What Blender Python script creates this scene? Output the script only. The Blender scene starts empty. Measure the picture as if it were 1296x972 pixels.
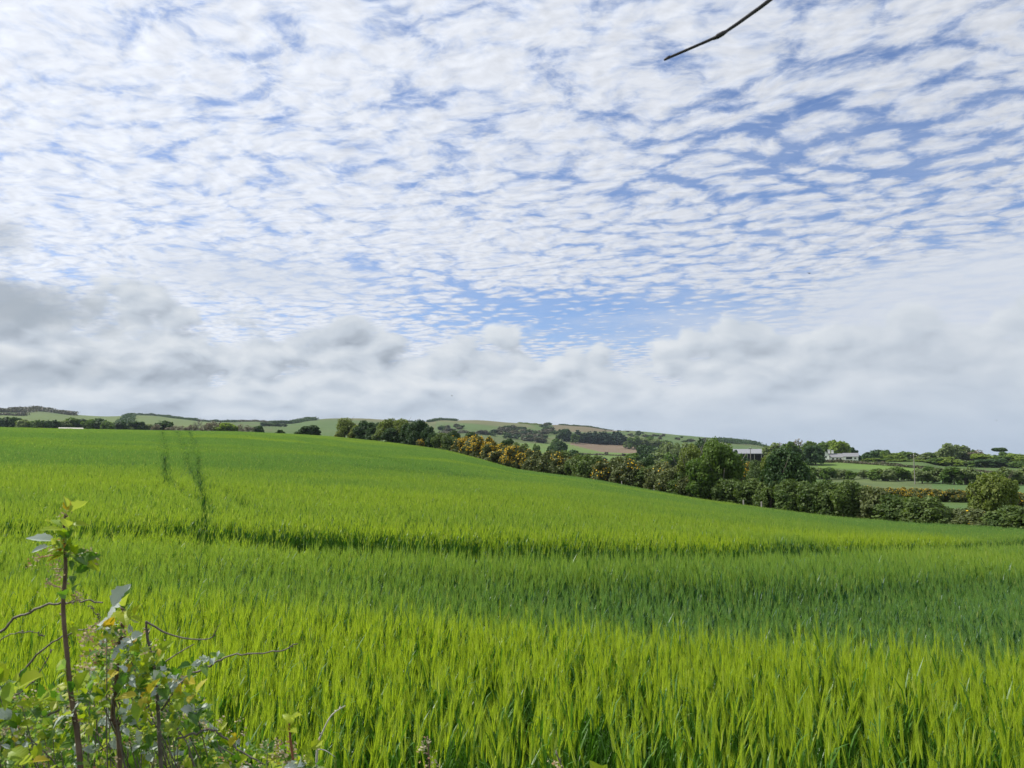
import bpy, math, random
import numpy as np
from math import radians as R

# ------------------------------------------------------------------ camera
S = bpy.context.scene
COL = S.collection
F = 943.0                      # focal length in photo pixels (1296 wide)
HROW = 574.0                   # photo row of the true horizon
PITCH = math.atan((HROW - 486.0) / F)
cam_d = bpy.data.cameras.new('camera')
cam_d.sensor_width = 36.0
cam_d.lens = 36.0 * F / 1296.0
cam_d.clip_start = 0.05
cam_d.clip_end = 20000
cam_d.dof.use_dof = True
cam_d.dof.focus_distance = 14.0
cam_d.dof.aperture_fstop = 18.0
cam = bpy.data.objects.new('camera', cam_d)
cam.rotation_euler = (math.pi / 2 + PITCH, 0, 0)
COL.objects.link(cam)
S.camera = cam

# ------------------------------------------------------------------ colour / exposure
S.view_settings.view_transform = 'Standard'
S.view_settings.look = 'None'
S.view_settings.exposure = 0.0
S.view_settings.gamma = 1.0
S.view_settings.use_curve_mapping = False
S.render.engine = 'CYCLES'
S.cycles.max_bounces = 6
S.cycles.diffuse_bounces = 2
S.cycles.glossy_bounces = 2
S.cycles.transmission_bounces = 4
S.cycles.transparent_max_bounces = 6
S.cycles.volume_bounces = 0
S.cycles.caustics_reflective = False
S.cycles.caustics_refractive = False

# ------------------------------------------------------------------ sun
SUN_EL, SUN_AZ = R(50), R(-78)          # azimuth from +Y, negative to the left
sd = bpy.data.lights.new('sun', 'SUN')
sd.energy = 5.0
sd.angle = R(0.6)
sd.color = (1.0, 0.955, 0.88)
sun = bpy.data.objects.new('sun', sd)
sun.rotation_euler = (math.pi / 2 - SUN_EL, 0, math.pi - SUN_AZ)
COL.objects.link(sun)
SUNDIR = (math.cos(SUN_EL) * math.sin(SUN_AZ), math.cos(SUN_EL) * math.cos(SUN_AZ), math.sin(SUN_EL))

# ------------------------------------------------------------------ node helper
class NT:
    def __init__(s, tree): s.t = tree; s.n = tree.nodes; s.l = tree.links
    def node(s, typ, **kw):
        n = s.n.new(typ)
        for k, v in kw.items(): setattr(n, k, v)
        return n
    def put(s, sock, v):
        if isinstance(v, bpy.types.NodeSocket): s.l.new(v, sock)
        elif v is not None:
            if isinstance(v, (tuple, list)) and hasattr(sock.default_value, '__len__') and len(sock.default_value) == 4 and len(v) == 3: v = (*v, 1)
            sock.default_value = v
    def m(s, op, a, b=None, c=None, clamp=False):
        n = s.node('ShaderNodeMath', operation=op, use_clamp=clamp)
        s.put(n.inputs[0], a); s.put(n.inputs[1], b); s.put(n.inputs[2], c)
        return n.outputs[0]
    def vm(s, op, a, b=None, sc=None):
        n = s.node('ShaderNodeVectorMath', operation=op)
        s.put(n.inputs[0], a)
        if b is not None: s.put(n.inputs[1], b)
        if sc is not None: s.put(n.inputs[3], sc)
        return n.outputs['Value'] if op in ('DOT_PRODUCT', 'LENGTH') else n.outputs[0]
    def comb(s, x, y, z=0.0):
        n = s.node('ShaderNodeCombineXYZ')
        s.put(n.inputs[0], x); s.put(n.inputs[1], y); s.put(n.inputs[2], z); return n.outputs[0]
    def noise(s, vec, scale=5, det=2, rough=.5, dist=0.0, lac=2.0, out='Fac'):
        n = s.node('ShaderNodeTexNoise')
        if vec is not None: s.put(n.inputs['Vector'], vec)
        s.put(n.inputs['Scale'], scale); s.put(n.inputs['Detail'], det); s.put(n.inputs['Roughness'], rough)
        s.put(n.inputs['Distortion'], dist); s.put(n.inputs['Lacunarity'], lac)
        return n.outputs[out]
    def ss(s, v, a, b, lo=0.0, hi=1.0):
        n = s.node('ShaderNodeMapRange', interpolation_type='SMOOTHSTEP')
        s.put(n.inputs['Value'], v); s.put(n.inputs['From Min'], a); s.put(n.inputs['From Max'], b)
        s.put(n.inputs['To Min'], lo); s.put(n.inputs['To Max'], hi); return n.outputs[0]
    def lin(s, v, a, b, lo=0.0, hi=1.0):
        n = s.node('ShaderNodeMapRange')
        s.put(n.inputs['Value'], v); s.put(n.inputs['From Min'], a); s.put(n.inputs['From Max'], b)
        s.put(n.inputs['To Min'], lo); s.put(n.inputs['To Max'], hi); return n.outputs[0]
    def mix(s, f, a, b):
        n = s.node('ShaderNodeMix', data_type='RGBA')
        s.put(n.inputs[0], f); s.put(n.inputs[6], a); s.put(n.inputs[7], b); return n.outputs[2]
    def xyz(s, v):
        n = s.node('ShaderNodeSeparateXYZ'); s.put(n.inputs[0], v); return n.outputs

# ------------------------------------------------------------------ sky
world = bpy.data.worlds.new('World')
S.world = world
world.use_nodes = True
w = NT(world.node_tree)
w.n.clear()
out = w.node('ShaderNodeOutputWorld')
bg = w.node('ShaderNodeBackground')
WSTR = 0.10
bg.inputs['Strength'].default_value = WSTR
w.l.new(bg.outputs[0], out.inputs[0])
world.cycles.sampling_method = 'MANUAL'
world.cycles.sample_map_resolution = 1024
sky = w.node('ShaderNodeTexSky', sky_type='NISHITA')
sky.sun_disc = False
sky.sun_elevation = SUN_EL
sky.sun_rotation = SUN_AZ
sky.air_density = 1.0; sky.dust_density = 0.4; sky.ozone_density = 2.2
tc = w.node('ShaderNodeTexCoord')
d = w.vm('NORMALIZE', tc.outputs['Generated'])
dx, dy, dz = w.xyz(d)
el = w.m('ARCSINE', dz)
az = w.m('ARCTAN2', dx, dy)

def pix_dir(px, py):
    """azimuth and elevation of a photo pixel"""
    x = (px - 648) / F; y = 1.0; z = (486 - py) / F
    c, s_ = math.cos(PITCH), math.sin(PITCH)
    Y = y * c - z * s_; Z = y * s_ + z * c
    return math.atan2(x, Y), math.atan2(Z, math.hypot(x, Y))

def blob(px, py, rx, ry, warp=None, hard=0.3):
    a0, e0 = pix_dir(px, py)
    u = w.m('DIVIDE', w.m('SUBTRACT', az, a0), rx / F)
    v = w.m('DIVIDE', w.m('SUBTRACT', el, e0), ry / F)
    r = w.m('SQRT', w.m('ADD', w.m('MULTIPLY', u, u), w.m('MULTIPLY', v, v)))
    if warp is not None: r = w.m('ADD', r, warp)
    return w.ss(r, hard, 1.0, 1.0, 0.0)

# -- high layer of small puffs on a flat deck, rows turned a little to the view
deck = w.m('DIVIDE', 1.0, w.m('MAXIMUM', w.m('ADD', dz, 0.035), 0.02))
X = w.m('MULTIPLY', dx, deck); Y = w.m('MULTIPLY', dy, deck)
ang = R(-17)
U = w.m('ADD', w.m('MULTIPLY', X, math.cos(ang)), w.m('MULTIPLY', Y, math.sin(ang)))
V = w.m('SUBTRACT', w.m('MULTIPLY', Y, math.cos(ang)), w.m('MULTIPLY', X, math.sin(ang)))
P0 = w.comb(U, V, 0.37)
wob = w.noise(P0, 2.3, 3, .55, out='Color')
wob2 = w.noise(P0, 9.0, 3, .6, out='Color')
offs = w.vm('SCALE', w.vm('SUBTRACT', wob, (.5, .5, .5)), sc=0.24)
offs2 = w.vm('SCALE', w.vm('SUBTRACT', wob2, (.5, .5, .5)), sc=0.060)
P1 = w.vm('ADD', w.vm('ADD', P0, offs), offs2)
P1s = w.vm('MULTIPLY', P1, (7.3, 9.7, 1.0))
vor = w.node('ShaderNodeTexVoronoi', feature='SMOOTH_F1', voronoi_dimensions='2D')
w.put(vor.inputs['Vector'], P1s); vor.inputs['Scale'].default_value = 1.0; vor.inputs['Smoothness'].default_value = .22
puff = w.m('POWER', w.lin(vor.outputs['Distance'], 0.05, 0.80, 1.0, 0.0), 1.25)
fine = w.noise(w.vm('MULTIPLY', w.vm('ADD', P0, offs), (1, 1.2, 1)), 19.0, 5, .62)
med = w.noise(w.vm('MULTIPLY', P1, (1, 1.5, 1)), 7.5, 4, .55)
fine_b = w.noise(w.vm('ADD', w.vm('MULTIPLY', w.vm('ADD', P0, offs), (1, 1.2, 1)), (.018, .020, 0)), 15.0, 3, .55)
fine_a = w.noise(w.vm('MULTIPLY', w.vm('ADD', P0, offs), (1, 1.2, 1)), 15.0, 3, .55)
big = w.noise(P0, 0.85, 3, .5)
# coverage: full on the left, thinner to the right and in a band across the middle
hole1 = blob(700, 395, 330, 55, hard=0.0)
hole2 = blob(480, 345, 200, 45, hard=0.0)
hole3 = blob(1010, 200, 330, 150, hard=0.0)
hole4 = blob(850, 415, 220, 60, hard=0.0)
cov = w.lin(az, -0.65, 0.65, 0.728, 0.635)
cov = w.m('ADD', cov, w.m('MULTIPLY', w.m('SUBTRACT', big, .5), 0.30))
cov = w.m('SUBTRACT', cov, w.m('MULTIPLY', hole1, .30))
cov = w.m('SUBTRACT', cov, w.m('MULTIPLY', hole2, .14))
cov = w.m('SUBTRACT', cov, w.m('MULTIPLY', hole3, .09))
cov = w.m('SUBTRACT', cov, w.m('MULTIPLY', hole4, .20))
dens = w.m('ADD', w.m('MULTIPLY', puff, .40), w.m('ADD', w.m('MULTIPLY', fine, .50), w.m('MULTIPLY', med, .22)))
dens = w.m('ADD', dens, w.m('SUBTRACT', cov, 1.10))
aA = w.ss(dens, -0.23, 0.08)
aA = w.m('MULTIPLY', aA, 0.92)
thin = w.noise(w.vm('MULTIPLY', P0, (.6, 1.2, 1)), 1.7, 6, .65)
veil = w.m('MULTIPLY', w.ss(thin, .30, .72), .34)
aA = w.m('MAXIMUM', aA, veil)
sunlit = w.ss(w.vm('DOT_PRODUCT', d, SUNDIR), -0.1, 1.0)
cA_thick = w.ss(w.m('ADD', dens, w.m('MULTIPLY', w.m('SUBTRACT', fine, .5), .5)), -.20, 0.30)
colA = w.mix(cA_thick, (.56, .65, .84), (.86, .89, .945))
emb = w.m('ADD', 1.0, w.m('MULTIPLY', w.m('SUBTRACT', fine_a, fine_b), .42))
colA = w.vm('SCALE', colA, sc=emb)
colA = w.mix(w.m('MULTIPLY', sunlit, 1.0), w.vm('SCALE', colA, sc=.84), w.vm('SCALE', colA, sc=1.10))

# -- low layer of stratocumulus towards the horizon
elw = w.m('POWER', w.m('MAXIMUM', w.m('ADD', el, 0.02), 0.001), 0.62)
Q = w.comb(w.m('MULTIPLY', az, 3.5), w.m('MULTIPLY', elw, 4.9), 2.1)
qw = w.vm('SCALE', w.vm('SUBTRACT', w.noise(Q, 3.0, 3, .5, out='Color'), (.5, .5, .5)), sc=.22)
Q1 = w.vm('ADD', Q, qw)
def lump(vec):
    vv = w.node('ShaderNodeTexVoronoi', feature='SMOOTH_F1', voronoi_dimensions='2D'); w.put(vv.inputs['Vector'], vec); vv.inputs['Scale'].default_value = 3.1; vv.inputs['Smoothness'].default_value = .45
    v2 = w.node('ShaderNodeTexVoronoi', feature='SMOOTH_F1', voronoi_dimensions='2D'); w.put(v2.inputs['Vector'], vec); v2.inputs['Scale'].default_value = 7.5; v2.inputs['Smoothness'].default_value = .4
    a_ = w.m('ADD', w.m('MULTIPLY', w.m('SUBTRACT', .62, vv.outputs['Distance']), .34), w.m('MULTIPLY', w.m('SUBTRACT', .62, v2.outputs['Distance']), .15))
    return w.m('ADD', w.m('ADD', a_, .02), w.m('MULTIPLY', w.noise(vec, 2.6, 8, .54), .95))
nB = lump(Q1)
nBu = lump(w.vm('ADD', Q1, (-.04, .085, 0)))
nL = w.noise(Q, .9, 2, .5)
top = w.m('ADD', w.m('ADD', R(7.2), w.m('MULTIPLY', w.m('SUBTRACT', nL, .5), .16)), w.m('MULTIPLY', w.m('SUBTRACT', nB, .5), .24))
leftup = w.ss(az, -0.28, -0.62, 0.0, 0.035)
rightup = w.ss(az, 0.20, 0.50, 0.0, 0.05)
top = w.m('ADD', top, w.m('ADD', leftup, rightup))
aB = w.ss(w.m('SUBTRACT', top, el), -0.004, 0.030)
aB = w.m('MULTIPLY', aB, w.ss(el, 0.30, 0.20, .0, 1.0))
relief = w.m('MULTIPLY', w.m('SUBTRACT', nB, nBu), 1.75)
relief = w.m('MULTIPLY', relief, w.m('MULTIPLY', w.ss(el, 0.0, .11, .35, 1.0), w.lin(az, -.6, .6, 1.25, .5)))
lum = w.m('ADD', w.m('ADD', .62, relief), w.m('MULTIPLY', w.m('SUBTRACT', .5, nB), .55))
lum = w.m('ADD', lum, w.m('MULTIPLY', w.m('SUBTRACT', top, el), -0.6))
ramp = w.node('ShaderNodeValToRGB')
w.put(ramp.inputs[0], lum)
cr = ramp.color_ramp
cr.elements[0].position = .12; cr.elements[0].color = (.36, .41, .48, 1)
cr.elements[1].position = .95; cr.elements[1].color = (.84, .865, .885, 1)
e = cr.elements.new(.42); e.color = (.56, .62, .695, 1)
e = cr.elements.new(.66); e.color = (.71, .755, .805, 1)
colB = ramp.outputs[0]
hz = w.m('MULTIPLY', w.ss(el, 0.12, 0.0), w.lin(az, -.6, .5, .5, .95))
colB = w.mix(w.m('MULTIPLY', hz, .75), colB, (.50, .595, .72))
# -- heavy grey cloud low on the left
dk_w = w.m('MULTIPLY', w.m('SUBTRACT', w.noise(Q1, 5.0, 5, .55), .5), 1.5)
dkA = blob(20, 385, 120, 48, warp=dk_w, hard=0.1)
dkB = blob(-10, 300, 60, 40, warp=dk_w, hard=0.1)
dkC = blob(60, 470, 190, 30, warp=dk_w, hard=0.0)
dk = w.m('MAXIMUM', w.m('MAXIMUM', dkA, w.m('MULTIPLY', dkB, .7)), w.m('MULTIPLY', dkC, .55))

base = w.vm('MULTIPLY', sky.outputs[0], (WSTR * 1.06, WSTR * 1.16, WSTR * 1.42))
c1 = w.mix(aA, base, colA)
vw = w.m('MULTIPLY', w.m('SUBTRACT', w.noise(w.comb(w.m('MULTIPLY', az, 1.6), w.m('MULTIPLY', el, 7.0), 4.0), 2.5, 6, .6), .5), 1.5)
vl = blob(1230, 405, 520, 105, warp=vw, hard=0.25)
vl2 = blob(330, 350, 210, 60, warp=vw, hard=0.0)
c1 = w.mix(w.m('MAXIMUM', w.m('MULTIPLY', vl, .88), w.m('MULTIPLY', vl2, .7)), c1, w.mix(w.lin(vw, -.3, .3), (.70, .745, .82), (.60, .66, .76)))
c2 = w.mix(aB, c1, colB)
c3 = w.mix(w.m('MULTIPLY', dk, .85), c2, (.36, .415, .48))
c4 = w.mix(w.ss(dz, 0.0, -0.02), c3, (.10, .13, .07))
w.put(bg.inputs['Color'], w.vm('SCALE', c4, sc=1.0 / WSTR))

# ================================================================== projection helpers (eye at the origin, +Y into the view)
rng = np.random.default_rng(7)
def slope(px, row):
    """tangent of the elevation of a photo pixel"""
    return math.tan(pix_dir(px, row)[1])
def azim(px): return math.atan((px - 648) / F)
def px_of(az_): return 648 + F * np.tan(np.clip(az_, -1.2, 1.2))
def project(X, Y, Z):
    c, s_ = math.cos(PITCH), math.sin(PITCH)
    yc = np.maximum(Y * c + Z * s_, 1e-3); zc = -Y * s_ + Z * c
    return 648 + F * X / yc, 486 - F * zc / yc

CROP = 0.80
EYE = 2.15
# field hedge: runs from the right foreground to the far left
HA, HB = np.array([37., 54.]), np.array([-46., 200.])
def hedge_D(px):
    t = math.tan(azim(px)); dX, dY = HB - HA
    u = (t * HA[1] - HA[0]) / (dX - t * dY)
    p = HA + u * (HB - HA); return float(np.hypot(*p))
HEDGE_ROW = [(430, 553), (440, 553.5), (500, 560), (560, 568), (600, 578), (650, 593), (700, 600), (750, 606.5), (826, 621), (880, 631), (900, 634), (1040, 653), (1140, 661), (1296, 669), (1500, 680)]
CREST_ROW = [(-900, 536), (0, 541), (100, 543), (200, 545), (300, 546), (380, 549.5), (430, 553)]
CREST_D = [(-900, 150), (0, 150), (100, 155), (200, 160), (300, 170), (380, 190), (430, hedge_D(430))]
SKY_ROW = [(-1200, 516), (-300, 522), (0, 517.5), (27, 519.5), (45, 519), (75, 522.5), (90, 524.5), (110, 525.8), (135, 527), (150, 526.5), (170, 525), (185, 525), (200, 526), (215, 528), (235, 530), (250, 532), (270, 533), (300, 533.5), (325, 533), (343, 535), (360, 535), (370, 534.5), (388, 531.5), (405, 530), (420, 529.3), (460, 529.3), (480, 530.5), (500, 532), (540, 533.5), (558, 531), (580, 532), (605, 531.2), (630, 533), (650, 535), (670, 535.5), (695, 537.5), (715, 537.5), (735, 538), (755, 541), (770, 544.5), (800, 544.5), (820, 546.5), (850, 549), (870, 551), (900, 553.5), (915, 555.5), (940, 560), (970, 565), (1000, 571), (1060, 577), (1150, 580.5), (1296, 581), (1900, 581)]
LAY = {
 35:  [(-900, 586), (0, 588), (200, 590), (400, 600), (560, 607), (700, 618), (880, 644), (1050, 664), (1296, 688), (1900, 760)],
 250: [(-900, 560), (300, 556), (430, 561), (560, 573), (650, 590), (760, 601), (900, 609), (1050, 608), (1296, 611), (1900, 611)],
 450: [(-900, 546), (0, 547), (200, 550), (300, 551), (430, 555), (560, 562), (650, 577), (760, 588), (900, 590), (1050, 585.5), (1120, 588), (1296, 591), (1900, 591)],
 800: [(-900, 538), (0, 539), (200, 540), (300, 541), (430, 545), (560, 551), (650, 562), (760, 571), (900, 573), (1000, 578), (1050, 580), (1296, 592), (1900, 592)],
}
def cv(lst, px):
    a = np.array(lst, float); return np.interp(px, a[:, 0], a[:, 1])
DMAX = 5800.0
def column(px):
    """(D, z) knots of the ground along one direction"""
    p = float(np.clip(px, -900, 1800)); k = [(0.0, -EYE), (3.0, -EYE), (9.5, -EYE - 0.05 * np.clip((p - 300) / 1000, 0, 1))]
    k.append((35, slope(p, cv(LAY[35], p)) * 35 - CROP))
    if p < 430:
        Dc = cv(CREST_D, p); zc = slope(p, cv(CREST_ROW, p)) * Dc - CROP
        k.append((Dc * .62, (k[-1][1] + (zc - k[-1][1]) * ((Dc * .62 - 35) / (Dc - 35)) + .35)))
        k.append((Dc, zc)); k.append((Dc + 18, zc - .05)); k.append((Dc + 50, zc - 1.2))
        k.append((320, slope(p, cv(CREST_ROW, p) + 6) * 320))
    else:
        Dh = hedge_D(p); zh = slope(p, cv(HEDGE_ROW, p)) * Dh - CROP
        k.append((Dh, zh)); k.append((Dh + 6, zh - .3))
        if p > 1000:
            k.append((112, slope(p, 647) * 112)); k.append((150, slope(p, 628) * 150))
        k.append((max(250, Dh + 60), slope(p, cv(LAY[250], p)) * max(250, Dh + 60)))
    if 985 < p < 1180:
        k.append((305, slope(p, 597) * 305)); k.append((370, slope(p, 584.6) * 370)); k.append((405, slope(p, 583.5) * 405))
    for D_ in (450, 800): k.append((D_, slope(p, cv(LAY[D_], p)) * D_))
    sr = cv(SKY_ROW, p)
    k.append((1300, slope(p, sr) * 1300))
    k.append((1500, slope(p, sr + 1.0) * 1500 if p < 980 else -22))
    k.append((2300, slope(p, sr + 7) * 2300 if p < 980 else -50)); k.append((DMAX + 500, -60.0))
    return np.array(k)
NA, NR = 1500, 520
# azimuth grid: fine in front, coarse behind
front = np.linspace(R(-44), R(44), NA - 140)
back = np.linspace(R(44), R(316), 142)[1:-1]
AZG = np.concatenate([front, back])
UMAX = math.log(DMAX + 4)
UG = np.linspace(math.log(4), UMAX, NR)      # D = exp(u) - 4
DG = np.exp(UG) - 4
ZG = np.zeros((NA, NR))
for i, a in enumerate(AZG):
    aa = a if a <= R(44) else None
    px = px_of(aa) if aa is not None else (px_of(R(44)) if a < R(180) else px_of(R(-44)))
    k = column(float(px)); ZG[i] = np.interp(DG, k[:, 0], k[:, 1])
# blend behind the camera
for i in range(len(front), NA):
    t = (AZG[i] - R(44)) / R(272); t = t * t * (3 - 2 * t)
    ZG[i] = ZG[len(front) - 1] * (1 - t) + ZG[0] * t
def blur(a, s, axis, wrap):
    r = int(3 * s) + 1; kk = np.exp(-.5 * (np.arange(-r, r + 1) / s) ** 2); kk /= kk.sum()
    a = np.moveaxis(a, axis, 0)
    p = np.concatenate([a[-r:], a, a[:r]]) if wrap else np.concatenate([np.repeat(a[:1], r, 0), a, np.repeat(a[-1:], r, 0)])
    o = sum(p[j:j + a.shape[0]] * kk[j] for j in range(2 * r + 1))
    return np.moveaxis(o, 0, axis)
ZG = blur(ZG, 3.2, 1, False)
ZG = blur(ZG, 7, 0, True)
def vnoise(x, y, seed=0):
    """smooth value noise, about -1..1"""
    xi, yi = np.floor(x).astype(np.int64), np.floor(y).astype(np.int64); fx, fy = x - xi, y - yi
    fx = fx * fx * (3 - 2 * fx); fy = fy * fy * (3 - 2 * fy)
    def h(a, b):
        n = (a * 374761393 + b * 668265263 + seed * 1442695041) & 0xffffffff
        n = ((n ^ (n >> 13)) * 1274126177) & 0xffffffff
        return ((n ^ (n >> 16)) & 0xffff) / 32767.5 - 1
    return (h(xi, yi) * (1 - fx) + h(xi + 1, yi) * fx) * (1 - fy) + (h(xi, yi + 1) * (1 - fx) + h(xi + 1, yi + 1) * fx) * fy
def fbm(x, y, o=4, seed=0):
    s_ = 0; a = .5
    for i in range(o): s_ = s_ + a * vnoise(x * 2 ** i + 13.7 * i, y * 2 ** i - 7.1 * i, seed + i); a *= .5
    return s_
XG = DG[None, :] * np.sin(AZG)[:, None]; YG = DG[None, :] * np.cos(AZG)[:, None]
amp = np.interp(DG, [0, 12, 40, 200, 600, 1300, 3000], [0, .03, .10, .12, .5, 1.2, 6])
ZG = ZG + amp[None, :] * fbm(XG / 60, YG / 60, 3, 5)
def terr(X, Y):
    """ground height at world x, y (arrays)"""
    X = np.asarray(X, float); Y = np.asarray(Y, float)
    a = np.arctan2(X, Y); a = np.where(a < R(-44), a + 2 * math.pi, a)
    ai = np.interp(a, AZG, np.arange(NA)); di = np.interp(np.log(np.hypot(X, Y) + 4), UG, np.arange(NR))
    i0 = np.clip(ai.astype(int), 0, NA - 2); j0 = np.clip(di.astype(int), 0, NR - 2); fa = ai - i0; fd = di - j0
    return (ZG[i0, j0] * (1 - fa) + ZG[i0 + 1, j0] * fa) * (1 - fd) + (ZG[i0, j0 + 1] * (1 - fa) + ZG[i0 + 1, j0 + 1] * fa) * fd
_D = np.exp(np.linspace(math.log(3), math.log(4500), 5000))
def hit(px, row, lift=0.0, dmin=2.0):
    """distance along a photo pixel's ray to where it meets the ground lifted by LIFT"""
    a, e_ = pix_dir(px, row); D_ = _D[_D >= dmin]
    z = terr(D_ * math.sin(a), D_ * math.cos(a)) + lift - math.tan(e_) * D_
    k = np.nonzero(z >= 0)[0]
    return float(D_[k[0]]) if len(k) else 4500.0
def at(px, D_):
    a = azim(px); x, y = D_ * math.sin(a), D_ * math.cos(a)
    return np.array([x, y, float(terr(x, y))])
def ground_pt(px, row, lift=0.0, dmin=2.0): 
    D_ = hit(px, row, lift, dmin); a = pix_dir(px, row)[0]
    x, y = D_ * math.sin(a), D_ * math.cos(a); return np.array([x, y, float(terr(x, y))])

# ================================================================== mesh helpers
def mesh_obj(name, V_, Fc, mats, parent=None, fmat=None, smooth=False):
    me = bpy.data.meshes.new(name); V_ = np.asarray(V_, np.float32)
    Fc = np.asarray(Fc)
    if Fc.ndim == 2:
        n, k = Fc.shape
        me.vertices.add(len(V_)); me.vertices.foreach_set('co', V_.ravel())
        me.loops.add(n * k); me.loops.foreach_set('vertex_index', Fc.astype(np.int32).ravel())
        me.polygons.add(n); me.polygons.foreach_set('loop_start', (np.arange(n) * k).astype(np.int32))
        me.update(calc_edges=True)
    else:
        me.from_pydata([tuple(v) for v in V_], [], [tuple(int(q) for q in f) for f in Fc])
    for m_ in (mats if isinstance(mats, (list, tuple)) else [mats]): me.materials.append(m_)
    if fmat is not None: me.polygons.foreach_set('material_index', np.asarray(fmat, np.int32))
    if smooth: me.polygons.foreach_set('use_smooth', np.ones(len(me.polygons), bool))
    me.validate()
    o = bpy.data.objects.new(name, me)
    if parent is not False:
        COL.objects.link(o)
        if parent is not None: o.parent = parent
    return o
class MB:
    """collects verts and polygons of one mesh"""
    def __init__(s): s.v = []; s.f = []; s.m = []
    def add(s, v, f, m_=0):
        b = len(s.v); s.v += [tuple(map(float, q)) for q in v]
        s.f += [tuple(b + int(i) for i in q) for q in f]; s.m += [m_] * len(f)
    def box(s, x0, y0, z0, x1, y1, z1, m_=0):
        s.add([(x0, y0, z0), (x1, y0, z0), (x1, y1, z0), (x0, y1, z0), (x0, y0, z1), (x1, y0, z1), (x1, y1, z1), (x0, y1, z1)],
              [(0, 3, 2, 1), (4, 5, 6, 7), (0, 1, 5, 4), (1, 2, 6, 5), (2, 3, 7, 6), (3, 0, 4, 7)], m_)
    def tube(s, pts, rad, n=6, m_=0):
        pts = np.asarray(pts, float); b = len(s.v)
        rad = np.interp(np.linspace(0, 1, len(pts)), np.linspace(0, 1, len(rad)), rad) if hasattr(rad, '__len__') else np.full(len(pts), rad)
        tg = np.gradient(pts, axis=0); up = np.array([.31, .17, .93])
        for p, t_, r_ in zip(pts, tg, rad):
            t_ = t_ / (np.linalg.norm(t_) + 1e-9); u_ = np.cross(t_, up); nn = np.linalg.norm(u_)
            u_ = u_ / nn if nn > 1e-4 else np.array([1., 0, 0]); w_ = np.cross(t_, u_)
            for k in range(n):
                a = 2 * math.pi * k / n; s.v.append(tuple(p + r_ * (math.cos(a) * u_ + math.sin(a) * w_)))
        for i in range(len(pts) - 1):
            for k in range(n):
                s.f.append((b + i * n + k, b + i * n + (k + 1) % n, b + (i + 1) * n + (k + 1) % n, b + (i + 1) * n + k)); s.m.append(m_)
        s.f.append(tuple(b + k for k in range(n))[::-1]); s.m.append(m_)
        s.f.append(tuple(b + (len(pts) - 1) * n + k for k in range(n))); s.m.append(m_)
    def build(s, name, mats, parent=None, smooth=False):
        me = bpy.data.meshes.new(name); me.from_pydata(s.v, [], s.f)
        for m_ in (mats if isinstance(mats, (list, tuple)) else [mats]): me.materials.append(m_)
        me.polygons.foreach_set('material_index', np.array(s.m, np.int32))
        if smooth: me.polygons.foreach_set('use_smooth', np.ones(len(me.polygons), bool))
        o = bpy.data.objects.new(name, me); COL.objects.link(o)
        if parent is not None: o.parent = parent
        return o
def tag(o, label=None, cat=None, group=None, kind=None):
    if label: o['label'] = label
    if cat: o['category'] = cat
    if group: o['group'] = group
    if kind: o['kind'] = kind
    return o
def empty(name, loc, rz=0.0, sc=None):
    o = bpy.data.objects.new(name, None); COL.objects.link(o); o.location = [float(q) for q in loc]; o.rotation_euler = (0, 0, rz); o.empty_display_size = .3
    if sc is not None: o.scale = sc
    return o

# ================================================================== materials
def new_mat(name):
    m_ = bpy.data.materials.new(name); m_.use_nodes = True; t = NT(m_.node_tree); t.n.clear()
    o = t.node('ShaderNodeOutputMaterial'); return m_, t, o
def foliage(name, c1, c2, c3=None, trans=.35, scale=1.6, rough=.55, back=None, spec=.25, tcol=(1.25, 1.35, .5)):
    """leaf surface: colour varies clump by clump, thin enough to let light through"""
    m_, t, o = new_mat(name)
    g = t.node('ShaderNodeNewGeometry'); oi = t.node('ShaderNodeObjectInfo')
    n1 = t.noise(g.outputs['Position'], scale, 3, .6)
    rnd = g.outputs['Random Per Island']
    f = t.m('ADD', t.m('MULTIPLY', t.m('SUBTRACT', n1, .5), 1.8), t.m('ADD', t.m('MULTIPLY', rnd, .55), t.m('MULTIPLY', oi.outputs['Random'], .35)), clamp=True)
    c = t.mix(f, c1, c2)
    if c3 is not None: c = t.mix(t.ss(rnd, .82, .9), c, c3)
    if back is not None: c = t.mix(g.outputs['Backfacing'], c, back)
    p = t.node('ShaderNodeBsdfPrincipled'); t.put(p.inputs['Base Color'], c); p.inputs['Roughness'].default_value = rough
    p.inputs['Specular IOR Level'].default_value = spec
    tr = t.node('ShaderNodeBsdfTranslucent'); t.put(tr.inputs['Color'], t.vm('MULTIPLY', c, tcol))
    mx = t.node('ShaderNodeMixShader'); mx.inputs[0].default_value = trans
    t.l.new(p.outputs[0], mx.inputs[1]); t.l.new(tr.outputs[0], mx.inputs[2]); t.l.new(mx.outputs[0], o.inputs[0])
    return m_
def plain(name, c, c2=None, rough=.8, scale=3.0, bump=0.0, spec=.3, metal=0.0, coord='Object', stretch=(1, 1, 1)):
    m_, t, o = new_mat(name); tc_ = t.node('ShaderNodeTexCoord')
    v = t.vm('MULTIPLY', tc_.outputs[coord], stretch)
    n1 = t.noise(v, scale, 5, .6); p = t.node('ShaderNodeBsdfPrincipled')
    t.put(p.inputs['Base Color'], t.mix(t.lin(n1, .3, .7), c, c2 or c)); p.inputs['Roughness'].default_value = rough
    p.inputs['Specular IOR Level'].default_value = spec; p.inputs['Metallic'].default_value = metal
    if bump:
        b = t.node('ShaderNodeBump'); b.inputs['Strength'].default_value = bump; t.put(b.inputs['Height'], n1); t.l.new(b.outputs[0], p.inputs['Normal'])
    t.l.new(p.outputs[0], o.inputs[0]); return m_

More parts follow.
